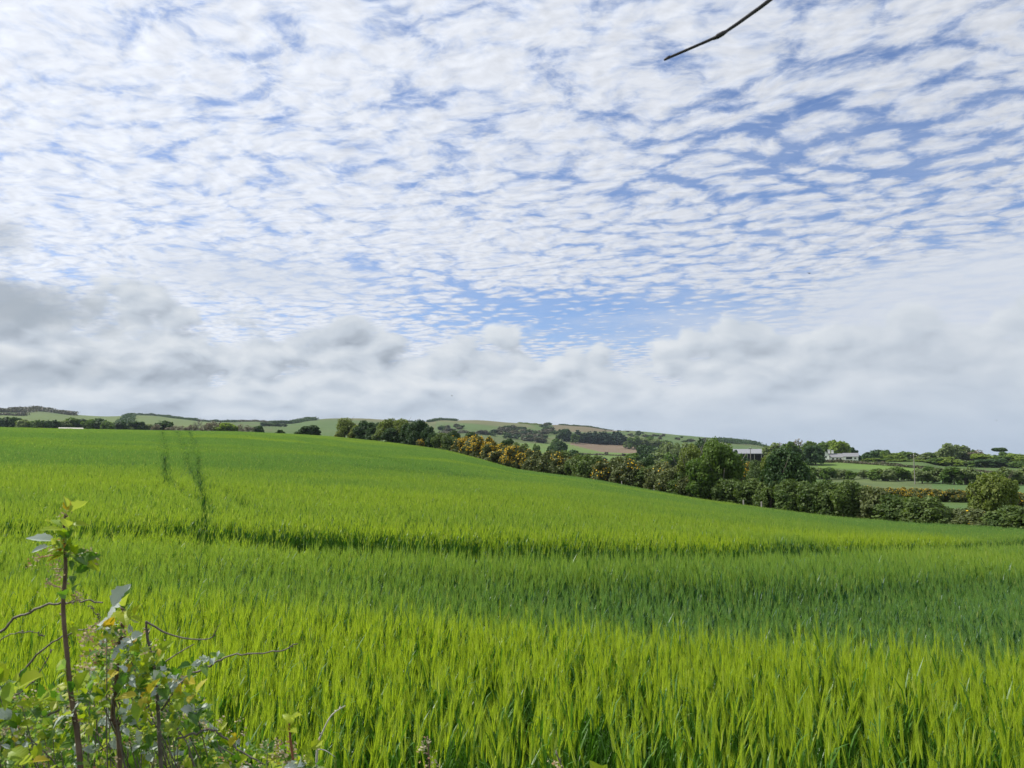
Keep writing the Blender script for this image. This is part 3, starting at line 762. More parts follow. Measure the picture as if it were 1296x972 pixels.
lw = [(-1.9, 0, 2.2, .9, .8, .5), (-.9, .1, 2.9, 1.1, .9, .55), (.3, 0, 3.0, 1.1, .9, .6), (1.4, .1, 2.5, 1.3, 1.0, .7), (2.3, 0, 1.9, 1.1, .9, .6), (0.2, 0, 2.0, 1.2, .9, .8), (.8, 0, 1.1, .9, .8, .8)]
make_proto('windswept', 185, 5.5, 3.6, 0, 7000, .15, 'dark', lobes=lw, shell=.35, trunk=.14, lean=-.1)
fl = [(-1.8, 0, 2.2, 1.3, 1.1, .9), (-.2, .2, 2.9, 1.5, 1.2, .9), (1.4, 0, 2.5, 1.5, 1.1, .9), (2.5, 0, 1.8, 1.0, .9, .8), (0, 0, 1.5, 1.9, 1.2, 1.1)]
make_proto('flatdark', 186, 6.5, 3.8, 0, 9000, .16, 'dark', lobes=fl, shell=.35, trunk=.16)
fp = [(-2.6, 0, 9.2, 1.8, 1.6, .8), (-.5, .4, 9.8, 2.6, 2.2, .85), (2.1, 0, 9.7, 2.3, 1.8, .7), (3.4, 0, 9.3, 1.5, 1.3, .55), (0, 0, 9.0, 2.8, 2., .6)]
make_proto('flatpine', 187, 9, 10.5, 0, 2600, .40, 'dark', lobes=fp, shell=.3, trunk=.35, limbs=3)
make_proto('willow', 188, 7, 8, 18, 6500, .2, 'pale', .2, .45, trunk=.16, bark=M_PALEBARK)

ORD = 'first second third fourth fifth sixth seventh eighth ninth tenth eleventh twelfth thirteenth fourteenth fifteenth sixteenth seventeenth eighteenth nineteenth twentieth'.split()
ORD += ['twenty-' + q for q in ORD[:9]] + ['thirtieth'] + ['thirty-' + q for q in ORD[:9]] + ['fortieth']
_pc = {}
def grow(key, pos_, w_, h_, name, label, cat, group=None, depth=None, single=False, rz=None):
    """a plant of prototype KEY standing at pos_, W wide and H tall"""
    v = PROTO[key]; c_ = _pc.get(key, 0); _pc[key] = c_ + 1; parts, pw, ph = v[c_ % len(v)]
    rr = random.Random(c_ * 7 + len(key)); rz = rr.uniform(0, 6.28) if rz is None else rz
    sc = (w_ / pw, (depth or w_) / pw, h_ / ph)
    if single:
        o = bpy.data.objects.new(name, parts[0][1]); COL.objects.link(o); o.location = [float(q) for q in pos_]; o.rotation_euler = (0, 0, rz); o.scale = sc
        return tag(o, label, cat, group)
    e_ = tag(empty(name, pos_, rz, sc), label, cat, group)
    for pn, me in parts:
        o = bpy.data.objects.new(pn, me); COL.objects.link(o); o.parent = e_
        if pn == 'flowers': o['kind'] = 'stuff'
    return e_
def by_rows(key, px, D_, top, wpx, name, label, cat, group=None, sink=.15, single=False, rz=None, minh=.8):
    p = at(px, D_); h_ = max(minh, slope(px, top) * D_ - p[2] + sink); p[2] -= sink
    return grow(key, p, wpx * p[1] / F, h_, name, label, cat, group, single=single, rz=rz)

# ================================================================== hedge along the barley
dirH = (HB - HA) / np.linalg.norm(HB - HA); nrmH = np.array([dirH[1], -dirH[0]])   # to the far side
HTOP = [(430, 545), (530, 552), (556, 551), (575, 555.5), (600, 556), (625, 562), (645, 567), (665, 572), (700, 574), (750, 583), (800, 586), (840, 593), (870, 603), (900, 609), (940, 610), (1000, 612), (1040, 611), (1075, 617), (1100, 622), (1125, 630), (1145, 638), (1165, 634), (1185, 643), (1192, 650), (1228, 652), (1245, 647), (1262, 648), (1296, 646), (1400, 645), (1600, 650)]
GRP_H = 'bushes of the long hedge beside the barley'
hc = {}
u = -34.0; side = 0
while u < 166:
    p2 = HA + dirH * u; px = 648 + F * p2[0] / p2[1]; D_ = float(np.hypot(*p2))
    sp = 1.4 + max(0, (D_ - 80)) * .012
    if px < 553: break
    rr = random.Random(int(u * 100)); off = rr.uniform(-.5, .5) + (.0 if side % 2 else .9)
    q = p2 + nrmH * off; z = float(terr(q[0], q[1])); a_ = math.atan2(q[0], q[1]); pxx = float(px_of(a_)); DD = float(np.hypot(*q))
    top = float(cv(HTOP, pxx)) + rr.uniform(-3.0, 3.5); h_ = max(1.3, slope(pxx, top) * DD - z + .2)
    if pxx < 668:
        key = 'gorse_gold' if rr.random() < .55 else ('gorse_some' if rr.random() < .6 else 'haw'); run = 'flowering hedge stretch'
    elif pxx < 868:
        key = rr.choice(['gorse', 'gorse_some', 'gorse_some', 'haw', 'gorse']); run = 'low middle hedge stretch'
    elif pxx < 1135:
        key = rr.choice(['haw', 'haw', 'haw', 'gorse']); run = 'hedge below the farm'
    else:
        key = rr.choice(['haw', 'gorse', 'haw']); run = 'right end of long hedge'
    if abs(pxx - 812) < 5 or (1150 < pxx < 1172): key = 'gorse_some' if pxx < 900 else 'haw'
    hc.setdefault(run, []).append((pxx, q, z, h_, key, rr.uniform(2.7, 3.6) * (1 + max(0, D_ - 90) * .004)))
    u += sp; side += 1
DESC = {'gorse_gold': ('gorse bush thick with yellow flowers', 'gorse_bush', 'gorse'), 'gorse_some': ('dark gorse bush with a few yellow flowers', 'gorse_bush', 'gorse'),
        'gorse': ('dull olive gorse bush', 'gorse_bush', 'gorse'), 'haw': ('dense green hawthorn bush', 'hawthorn_bush', 'hawthorn')}
for run, lst in hc.items():
    lst.sort(key=lambda q_: q_[0]); n = 0
    for (pxx, q, z, h_, key, wd) in lst:
        n += 1; ds, nm, ct = DESC[key]
        lab = f'{ds}, {ORD[min(n, len(ORD)) - 1]} from left, {run}'
        grow(key, (q[0], q[1], z - .15), wd, h_ + .15, nm, lab, ct, GRP_H)
hD = hedge_D
def hd(px, off=0.0): return hD(px) + off
T_ = 'trees in the copse at the far end of the hedge'
for k, px, off, top, w_, lab in [
    ('olive', 437, 2, 530.5, 25, 'round olive-green tree at the far left end of the copse'),
    ('dark', 463, 3, 534.0, 22, 'small dark green tree between the two olive trees of the copse'),
    ('olive', 453, 1, 538, 18, 'low olive tree beside the yellow gorse at the left end of the copse'),
    ('dark', 474, 0, 536, 20, 'dark rounded tree left of the pale trees in the copse'),
    ('pale', 484, 1, 537, 18, 'grey-green small tree in front of the pale trees in the copse'),
    ('olive', 494, 3, 531.5, 28, 'tall light green tree, left one of the pair at the middle of the copse'),
    ('olive', 510, 2, 532.0, 26, 'tall light green tree, right one of the pair at the middle of the copse'),
    ('dark', 502, -1, 543, 26, 'shaded dark low tree under the light green pair of the copse'),
    ('dark', 519, 0, 538, 22, 'dark tree touching the right of the light green pair in the copse'),
    ('round_dark', 531, 2, 533.5, 27, 'tallest dark tree with a humped crown near the right end of the copse'),
    ('dark', 543, 3, 541, 18, 'dark tree sloping down at the right end of the copse'),
    ('dark', 551, 0, 549, 16, 'lowest dark bushy tree closing the right end of the copse')]:
    by_rows(k, px, hd(px, off), top, w_, 'copse_tree', lab, 'tree', T_)
by_rows('gorse_gold', 431, hd(431, -1), 547.5, 12, 'gorse_bush', 'small yellow gorse bush at the foot of the leftmost copse tree', 'gorse')
by_rows('gorse_gold', 447, hd(447, -2), 545.0, 12, 'gorse_bush', 'orange-yellow gorse bush between the first trunks of the copse', 'gorse')
by_rows('gorse_gold', 532, hd(532, -3), 556.5, 12, 'gorse_bush', 'lone yellow gorse at the foot of the tallest dark copse tree', 'gorse')
by_rows('gorse_gold', 558, hd(558, 6), 551.5, 15, 'gorse_bush', 'yellow gorse just right of the copse on the skyline of the hedge', 'gorse')
by_rows('round_dark', 575, hd(575, 16), 546.5, 18, 'round_tree', 'small round dark tree standing behind the first yellow gorse of the hedge', 'tree')
by_rows('flatdark', 597, hd(597, 14), 548.5, 28, 'flat_topped_tree', 'wide flat-topped dark evergreen behind the yellow gorse', 'tree', rz=.3)
by_rows('windswept', 644, hd(644, 6), 557.5, 26, 'windswept_tree', 'dark windswept evergreen leaning left over the flowering gorse', 'tree', rz=0)
by_rows('pale', 630, hd(630, 5), 561, 18, 'blossoming_bush', 'pale whitish-green bush left of the windswept evergreen', 'bush')
by_rows('pale', 660, hd(660, 6), 562, 20, 'pale_bush', 'pale green bush just right of the windswept evergreen', 'bush')
by_rows('dark', 391, 203, 539.3, 25, 'round_bush', 'lone round dark green bush on the crest left of the copse', 'bush', sink=.5)
by_rows('dark', 355, 188, 544.5, 11, 'low_bush', 'tiny dark bush on the crest left of the round bush', 'bush', sink=.5)
by_rows('round_dark', 817, hd(817, 4), 580, 24, 'round_bush', 'round dark green bush rising above the middle of the long hedge', 'bush')
by_rows('loose', 872, hd(872, 2), 565, 36, 'loose_tree', 'pale loose-crowned tree with bare branches, left of the big dark hedge tree', 'tree', rz=0)
by_rows('tall_dark', 911, hd(911, 1.5), 561.5, 49, 'hedgerow_tree', 'tallest dense green tree in the hedge, left of the far barn', 'tree', rz=0)
by_rows('mid', 893, hd(893, -.5), 583, 36, 'hedgerow_tree', 'bushy green tree low in front of the tallest hedge tree', 'tree')
by_rows('round_dark', 989, hd(989, 2.5), 571, 48, 'hedgerow_tree', 'round dark tree in the hedge, below the farm trees', 'tree')
by_rows('olive', 973, hd(973, 3), 577, 24, 'hedgerow_tree', 'olive-green tree on the left side of the round dark hedge tree', 'tree')
by_rows('upright', 1253, hd(1253, 9), 602, 49, 'upright_tree', 'mid-green bushy tree standing alone above the right end of the hedge', 'tree')
by_rows('haw', 1164, hd(1164, -1.2), 630.5, 46, 'hawthorn_bush', 'big round green hawthorn in front of the hedge near its right end', 'hawthorn')

# posts and a stump at the foot of the hedge
M_POST = plain('weathered_post', (.30, .28, .25), (.42, .40, .36), .9, 8, .2)
for px, off, h_, lab in [(826.5, -2.1, 1.35, 'pale fence post under the middle stretch of the hedge, leftmost of the posts'), (938, -2.0, 1.25, 'pale fence post below the tallest hedge tree'),
                         (960.5, -1.9, 1.30, 'pale fence post left of the round dark hedge tree'), (501.5, -2.2, 1.3, 'thin pale post at the foot of the copse'), (786, -2.1, 1.2, 'small pale post low in the gorse stretch')]:
    p = at(px, hD(px) + off); mb = MB(); mb.tube([(0, 0, -.2), (.01, 0, h_ * .6), (.0, .01, h_)], [.085, .08, .07], 7)
    mb.tube([(0, 0, h_), (0, 0, h_ + .05)], [.07, .03], 7); o = mb.build('fence_post', M_POST); o.location = p; tag(o, lab, 'fence post', 'pale posts along the field hedge')

# ================================================================== beyond the hedge
G2 = 'gorse in the second hedge beyond the small field'
n = 0
for i, px in enumerate(np.arange(1060, 1236, 9.5)):
    n += 1; D_ = 140 - (px - 1060) * .05; top = np.interp(px, [1060, 1100, 1150, 1190, 1235], [613, 617, 619, 620, 623]) + rng.uniform(-1, 1)
    k = 'gorse_gold' if (1085 < px < 1100 or 1135 < px < 1192 or px > 1205) and i % 3 != 1 else 'gorse_some'
    by_rows(k, px, D_, top, 19, 'gorse_bush', f'yellow-topped gorse bush, {ORD[n - 1]} from left in the second hedge', 'gorse', G2)
for j, px in enumerate([1278, 1290, 1302, 1315]):
    by_rows('gorse_gold', px, 118, 624, 20, 'gorse_bush', ['bright', 'deep', 'golden', 'pale'][j] + f' yellow gorse behind the lone bushy tree, {ORD[j]} from left', 'gorse', 'gorse at the right edge')
by_rows('gorse_gold', 938, 165, 586, 26, 'gorse_bush', 'orange-yellow gorse in front of the barn, between the two hedge trees', 'gorse')
by_rows('haw', 955, 160, 584, 22, 'hawthorn_bush', 'grey-green bush right of the orange gorse below the barn', 'hawthorn')
by_rows('mid', 1012, 130, 588, 30, 'round_bush', 'green bush right behind the round dark hedge tree', 'bush')
def row_of(keys, lst, D_, name, what, cat, group, dj=8, single=False):
    lst = sorted(lst); r_ = random.Random(len(lst) * 3 + int(D_))
    for i, (px, top, w_) in enumerate([q[:3] for q in lst]):
        key = lst[i][3] if len(lst[i]) > 3 else keys[i % len(keys)]
        adj = {'fdark': 'dark green', 'fmid': 'mid-green', 'fpale': 'pale grey-green', 'fbrown': 'brownish, thinly leaved', 'lime': 'bright yellow-green', 'conifer': 'dark pointed', 'hilldark': 'dark green', 'scrub': 'purplish brown', 'willow': 'pale grey-green'}[key]
        Dq = lst[i][4] if len(lst[i]) > 4 else D_ + r_.uniform(-dj, dj)
        by_rows(key, px, Dq, top, w_, name, f'{adj} {what}, {ORD[i]} from left', cat, group, single=single)
row_of(['fmid', 'fpale'], [(1020, 592, 17), (1034, 593, 16), (1047, 592.5, 17), (1061, 594.5, 17), (1075, 596, 15), (1090, 595.5, 17), (1104, 594, 20), (1118, 594, 20), (1133, 592, 20), (1146, 599, 16)], 252, 'field_bush', 'bush, field boundary below the farm', 'bush', 'field boundary below the farm')
row_of(['fpale', 'fmid'], [(1163, 595, 22), (1176, 591, 26), (1189, 593, 22), (1203, 592, 26), (1217, 593, 26), (1227, 597, 16)], 232, 'field_bush', 'bush, boundary right of utility pole', 'bush', 'field boundary right of the pole')
row_of(['fpale'], [(1272, 593, 26), (1288, 597, 24), (1303, 590, 24)], 225, 'field_bush', 'bush at far right above lone tree', 'bush', 'bushes at the far right')
row_of(['fmid'], [
 (978, 563, 24, 'fpale', 350), (990, 562, 22, 'fbrown', 372), (1000, 561, 24, 'fmid', 350), (1008, 557.5, 20, 'fbrown', 376), (1021, 560.5, 24, 'fmid', 352), (1030, 564.5, 22, 'fdark', 345), (1037, 568, 8, 'fdark', 350),
 (1040, 561, 18, 'fmid', 410), (1054, 558.5, 16, 'lime', 412), (1062, 560, 22, 'lime', 405), (1071, 566, 18, 'fdark', 410), (1079, 570, 12, 'fdark', 415)], 360, 'farm_tree', 'tree around the white farmhouse', 'tree', 'trees around the farm')
row_of(['fmid', 'fpale', 'lime'], [(1089, 576, 14, 'fmid'), (1097, 573.5, 16, 'fpale'), (1107, 570.5, 19, 'fdark'), (1117, 570.5, 17, 'fmid'), (1128, 574, 22, 'lime'), (1141, 572.5, 18, 'fmid'), (1153, 573.5, 20, 'fpale'), (1166, 574, 22, 'fpale'),
 (1179, 573.5, 18, 'fmid'), (1190, 571, 22, 'fpale'), (1201, 562.5, 25, 'fpale'), (1213, 565.5, 22, 'fpale'), (1223, 570.5, 18, 'fmid'), (1233, 570, 20, 'fbrown'), (1243, 574.5, 24, 'lime'), (1256, 577, 26, 'fmid'), (1273, 573, 20, 'fmid'), (1286, 575, 26, 'lime'), (1299, 577, 24, 'lime'), (1314, 574, 26, 'fmid'), (1332, 572, 26, 'fmid')],
 455, 'woodland_tree', 'tree, back row of the right wood', 'tree', 'back row of the wood on the right')
row_of(['lime', 'fmid'], [(1100, 580, 18), (1116, 580, 18), (1133, 581, 20), (1150, 581, 20), (1168, 582, 20), (1181, 580, 18), (1195, 579, 20, 'lime'), (1207, 582, 18, 'lime'), (1219, 583, 20, 'fpale'), (1232, 584, 18, 'fmid'), (1243, 582, 22, 'fdark'), (1256, 581, 22, 'fdark'), (1269, 585, 20, 'fpale'), (1284, 584, 22, 'fmid'), (1298, 586, 22, 'fdark')],
 425, 'woodland_tree', 'tree, front row of the right wood', 'tree', 'front row of the wood on the right')
by_rows('flatpine', 1263, 470, 567, 25, 'flat_topped_pine', 'dark flat-topped pine above the wood at the far right', 'tree')
row_of(['fpale'], [(888, 559, 20, 'fdark', 300), (903, 561, 18, 'fmid', 310), (915, 565, 20, 'fmid', 270), (925, 570, 18, 'fdark', 250), (937, 577, 22, 'fdark', 240), (872, 562, 22, 'fpale', 330), (858, 563, 20, 'willow', 335), (846, 562, 18, 'fpale', 350), (835, 564, 18, 'fpale', 360)],
 300, 'valley_tree', 'tree between brown field and barn', 'tree', 'valley trees left of the barn')
row_of(['fmid'], [(803, 575, 26, 'fmid', 300), (816, 576, 22, 'fdark', 300), (832, 575, 26, 'fpale', 300), (846, 575, 22, 'fmid', 300), (812, 564.5, 16, 'fdark', 480), (824, 566, 16, 'fdark', 470), (836, 569, 14, 'fdark', 460)],
 300, 'valley_bush', 'bush, pasture below the brown field', 'bush', 'valley bushes below the brown field')
row_of(['fpale', 'fmid'], [(802, 553, 16), (812, 555, 16), (822, 553.5, 18), (833, 556, 18), (795, 559, 12), (843, 558, 14)], 840, 'slope_tree', 'tree on the slope right of the conifers', 'tree', 'leafy trees right of the conifers')
row_of(['conifer'], [(x, t_, 13) for x, t_ in zip([719, 731, 740, 746, 753, 759, 765, 771, 777, 783, 789], [546, 545, 549, 547.5, 546.5, 548, 547, 549, 547.5, 547, 551])], 915, 'conifer', 'conifer behind the brown field', 'conifer', 'conifer row behind the brown field', dj=14)
row_of(['fdark'], [(713, 543.5, 15, 'fdark', 900), (728, 549.5, 12, 'fmid', 880), (701, 556, 12, 'fmid', 560), (710, 560, 14, 'fdark', 480), (698, 566, 11, 'fdark', 360), (727, 571, 16, 'fdark', 300), (715, 575, 12, 'fmid', 290), (663, 571, 16, 'fdark', 240), (678, 563, 10, 'fmid', 420)], 600, 'valley_tree', 'tree in hollow behind flowering gorse', 'tree', 'trees in the central hollow')
# left valley behind the crest
row_of(['fdark', 'fmid'], [(4, 530.5, 18), (17, 529, 20, 'fdark'), (29, 532, 18, 'fpale'), (41, 533, 18), (53, 533, 16, 'fdark'), (66, 533, 18, 'fdark'), (79, 533, 16, 'fpale'), (90, 530, 18), (101, 531, 18, 'fdark'), (112, 531.5, 18), (125, 530.5, 20, 'fdark'), (139, 534, 16), (152, 534.5, 18, 'fdark'), (163, 537, 14, 'fpale'), (175, 534, 22, 'fdark'), (190, 537.5, 16, 'fpale')],
 430, 'valley_tree', 'tree in line along left crest', 'tree', 'trees in line along the left crest')
row_of(['fbrown', 'scrub'], [(197, 537.5, 14, 'fbrown'), (208, 533.5, 20, 'fdark'), (221, 539.5, 18, 'fbrown'), (233, 539.5, 16, 'fbrown'), (243, 538, 14, 'fbrown'), (259, 538, 14, 'fbrown'), (268, 533.5, 16, 'fbrown'), (277, 535, 14, 'fbrown'), (290, 536, 24, 'lime'), (304, 538, 12, 'fbrown'), (315, 539, 14, 'fbrown'), (327, 540, 14, 'fdark')],
 330, 'crest_bush', 'bush on the crest around bare tree', 'bush', 'bushes on the middle of the crest')
row_of(['hilldark'], [(336, 535, 12), (343, 536, 12), (350, 536, 11), (358, 537, 10)], 900, 'hill_bush', 'bush, clump where hills dip', 'bush', 'clump in the dip of the hills', single=True)
# bare tree
pb = at(250, 330); r_ = np.random.default_rng(5); mb = MB(); hb = slope(250, 525) * 330 - pb[2]
def twig(p, d_, L, r0, dep):
    q = p + d_ * L * .5 + r_.normal(0, .06 * L, 3); e_ = p + d_ * L; mb.tube([p, q, e_], [r0, r0 * .8, r0 * .6], 4)
    if dep:
        for k in range(3):
            nd = d_ + r_.normal(0, .55, 3); nd[2] = abs(nd[2]) * .8 + .12; nd /= np.linalg.norm(nd); twig(e_ if k else q, nd, L * r_.uniform(.6, .82), r0 * .6, dep - 1)
twig(np.array([0, 0, -.3]), np.array([0, 0, 1.]), hb * .30, .26, 5)
o = mb.build('bare_tree', plain('grey_bark', (.16, .14, .12), (.22, .2, .17), .9)); o.location = pb; tag(o, 'leafless grey tree with fine twigs on the left crest', 'tree')

# hedgerows and banks drawn over the far hills: each one a continuous plant
def hedgerow(label, pts, h_=3.0, w_=2.5, leaf='dark', dmin=480, s_=.7, dens=16, name='hedgerow', cat='hedge', D_=None):
    r_ = np.random.default_rng(int(abs(pts[0][0] * 13 + pts[0][1] * 7)) + 3); G_ = []
    for px, row in pts:
        dd = D_ or hit(px, row, 0, dmin)
        if dd > 2500: dd = 1285
        a = azim(px); G_.append((dd * math.sin(a), dd * math.cos(a)))
    G_ = np.array(G_); seg = np.hypot(*np.diff(G_, axis=0).T); cs = np.concatenate([[0], np.cumsum(seg)]); n = int(cs[-1] * dens)
    u = r_.uniform(0, cs[-1], n); x = np.interp(u, cs, G_[:, 0]) + r_.normal(0, w_ * .4, n); y = np.interp(u, cs, G_[:, 1]) + r_.normal(0, w_ * .4, n)
    hh = h_ * (.75 + .55 * fbm(u / 9, u * 0, 3, 3)); z = terr(x, y) + r_.uniform(0, 1, n) ** .7 * hh
    V_, Fc = cards(np.stack([x, y, z], 1), r_.normal(size=(n, 3)) + np.array([0, -.3, .5]), s_ * r_.uniform(.6, 1.3, n), r_, .7)
    o = mesh_obj(name, V_, Fc, M_LEAF[leaf]); return tag(o, label, cat)
hedgerow('thick dark hedge along the top of the far left hill', [(-30, 521), (0, 521.5), (20, 522), (35, 520.5), (50, 520.5), (65, 522), (80, 524), (90, 525.5)], 7, 12, 'scrub', dens=45, s_=1.1)
hedgerow('short dark hedge low on the far left hill', [(-30, 525.5), (0, 525.5), (17, 526), (34, 526.5)], 4, 4, 'scrub', s_=.9, dens=22)
hedgerow('thin dark hedge on the left skyline corner', [(-30, 516), (0, 517.5), (14, 518.5), (26, 519.8)], 3.5, 4, 'scrub', s_=.8)
hedgerow('long dark hedge following the skyline of the left-centre hill', [(163, 526), (185, 525.8), (200, 526.7), (215, 528.8), (235, 531), (250, 533), (270, 534), (300, 534.5)], 4.0, 4, 'dark', s_=.8, dens=24)
hedgerow('dark hedge running down the left-centre hill from the skyline', [(165, 526), (162, 530), (160, 534), (158, 538)], 4.5, 7, 'dark', s_=.9, dens=30)
hedgerow('dark hedge on the skyline in the dip between the hills', [(300, 534), (325, 533.5), (343, 535.5)], 3.5, 4, 'scrub', s_=.8, dens=22)
hedgerow('dark wooded bank climbing to the skyline right of the dip', [(345, 536.5), (365, 536.5), (373, 535.5), (389, 532), (397, 532.3)], 6, 8, 'dark', s_=1.0, dens=40)
hedgerow('dark hedge over the skyline just behind the copse', [(503, 533.5), (522, 534)], 3.0, 5, 'dark', s_=.8, dens=22)
hedgerow('dark tree belt on the skyline right of the copse', [(542, 534.5), (549, 533), (558, 531.8), (567, 532), (577, 532.8)], 4.5, 5, 'dark', s_=.9, dens=34)
hedgerow('green hedge on the skyline above the brown scrub', [(657, 535.8), (670, 535.8), (690, 538.8)], 2.6, 4, 'olive', s_=.7)
hedgerow('thin dark hedge on the skyline above the upper ploughed field', [(708, 538), (725, 537.8), (748, 540.8), (775, 545)], 2.6, 4, 'dark', s_=.7)
hedgerow('dark wood on the right end of the skyline hills', [(915, 560), (925, 559.7), (940, 560.5), (953, 562)], 6, 16, 'dark', s_=1.1, dens=90)
hedgerow('low dark hedge trailing off the right end of the hills', [(953, 562.5), (970, 566)], 3, 8, 'dark', s_=.9, dens=40)
hedgerow('low hedge along the lane from the farm to the right wood', [(1025, 586), (1060, 585.5), (1100, 588), (1165, 593.5), (1230, 598.5), (1300, 600.5), (1360, 602)], 1.6, 1.4, 'scrub', dmin=240, s_=.32, dens=40)
hedgerow('low dark hedge across the valley pasture in the centre', [(745, 586), (800, 588), (850, 589.5), (880, 591)], 1.8, 1.6, 'dark', dmin=200, s_=.35, dens=36)
hedgerow('low hedge between the brown field and the pasture', [(720, 574.5), (760, 576), (810, 578)], 1.6, 2, 'scrub', dmin=300, s_=.4, dens=30)
hedgerow('short hedge across the green slope left of the brown scrub', [(560, 549), (585, 547.5), (605, 550)], 3, 5, 'scrub', s_=.8, dens=24)
hedgerow('dark foot of the farm field in front of the house', [(1035, 585.5), (1060, 585), (1085, 585.5)], 1.2, 1.2, 'dark', dmin=300, s_=.3, dens=40)

# scrub bushes scattered over the slopes
def scrub(poly, n, keys, what, group, dmin=450, w_=(7, 12), h_=(3, 6), name='scrub_bush'):
    r_ = np.random.default_rng(int(poly[0][0])); poly = np.array(poly, float); c_ = 0
    lo, hi = poly.min(0), poly.max(0)
    while c_ < n:
        px, row = r_.uniform(lo[0], hi[0]), r_.uniform(lo[1], hi[1])
        if not polymask(np.array([px]), np.array([row]), poly)[0]: continue
        p = ground_pt(px, row, 0, dmin)
        if np.hypot(p[0], p[1]) > 2000: c_ += 1; continue
        c_ += 1; q = r_.uniform(*w_); grow(keys[c_ % len(keys)], p, q, r_.uniform(*h_), name, what, 'bush', group, single=True)
scrub([(604, 550), (630, 546), (650, 541), (668, 545), (690, 556), (686, 562), (655, 558), (625, 553)], 58, ['scrub', 'scrub', 'hilldark'], 'brown and dark scrub bush of the thicket on the central slope', 'thicket on the central slope')
scrub([(655, 549), (700, 547), (712, 552), (690, 555)], 14, ['hilldark', 'scrub'], 'dark bush in the line linking the thicket to the round tree', 'bushes linking the thicket and the round tree', w_=(7, 11))
scrub([(682, 539), (694, 539), (700, 548), (688, 548)], 12, ['scrub', 'hilldark'], 'dark bush in the clump under the upper ploughed field', 'clump under the upper ploughed field')
scrub([(556, 544), (566, 540), (585, 539), (580, 546), (562, 549)], 12, ['scrub', 'hilldark'], 'dark scrub bush on the green slope right of the copse', 'scrub on the green slope')
scrub([(786, 545), (800, 546), (840, 552), (838, 556), (800, 554)], 16, ['hilldark', 'scrub'], 'small dark bush on the slope above the leafy trees', 'bushes above the leafy trees', w_=(5, 8), h_=(2, 4))
scrub([(850, 553), (900, 557), (905, 562), (860, 560)], 16, ['scrub', 'hilldark'], 'dark gorse bush on the right-hand hillside', 'gorse on the right-hand hillside', w_=(5, 9), h_=(2, 4))
scrub([(735, 572), (870, 580), (870, 590), (740, 582)], 22, ['scrub', 'hilldark', 'scrub'], 'low bush in the rough pasture of the valley', 'bushes of the rough valley pasture', dmin=220, w_=(2.5, 5), h_=(1.2, 2.4))
scrub([(690, 574), (745, 578), (790, 590), (700, 588)], 14, ['scrub', 'hilldark'], 'low bush just behind the middle of the long hedge', 'bushes just behind the hedge', dmin=170, w_=(2.5, 4.5), h_=(1.2, 2.2))
scrub([(900, 566), (926, 568), (926, 576), (905, 574)], 8, ['hilldark'], 'dark bush left of the barn', 'bushes left of the barn', dmin=300, w_=(4, 7), h_=(2.5, 4))

# grassy margin between barley and hedge
def verge():
    r_ = np.random.default_rng(3); n = 42000; u = r_.uniform(-36, 172, n) ; off = -r_.uniform(.1, 2.7, n)
    q = HA[None] + dirH[None] * u[:, None] + nrmH[None] * off[:, None]; z = terr(q[:, 0], q[:, 1]); hgt = r_.uniform(.25, .75, n)
    V_ = []; a = r_.uniform(0, 6.28, n); w_ = .045 * (1 + np.hypot(q[:, 0], q[:, 1]) / 120)
    dx_, dy_ = np.cos(a) * w_, np.sin(a) * w_; lx, ly = r_.normal(0, .12, n), r_.normal(0, .12, n)
    A = np.stack([q[:, 0] - dx_, q[:, 1] - dy_, z], 1); B = np.stack([q[:, 0] + dx_, q[:, 1] + dy_, z], 1); C = np.stack([q[:, 0] + lx, q[:, 1] + ly, z + hgt], 1)
    V_ = np.stack([A, B, C], 1).reshape(-1, 3); o = mesh_obj('verge_grass', V_, np.arange(3 * n).reshape(n, 3), foliage('verge_blade', (.09, .17, .03), (.17, .27, .045), trans=.4, scale=.5))
    tag(o, 'bright green grass margin between the barley and the hedge', 'grass', kind='stuff')
verge()

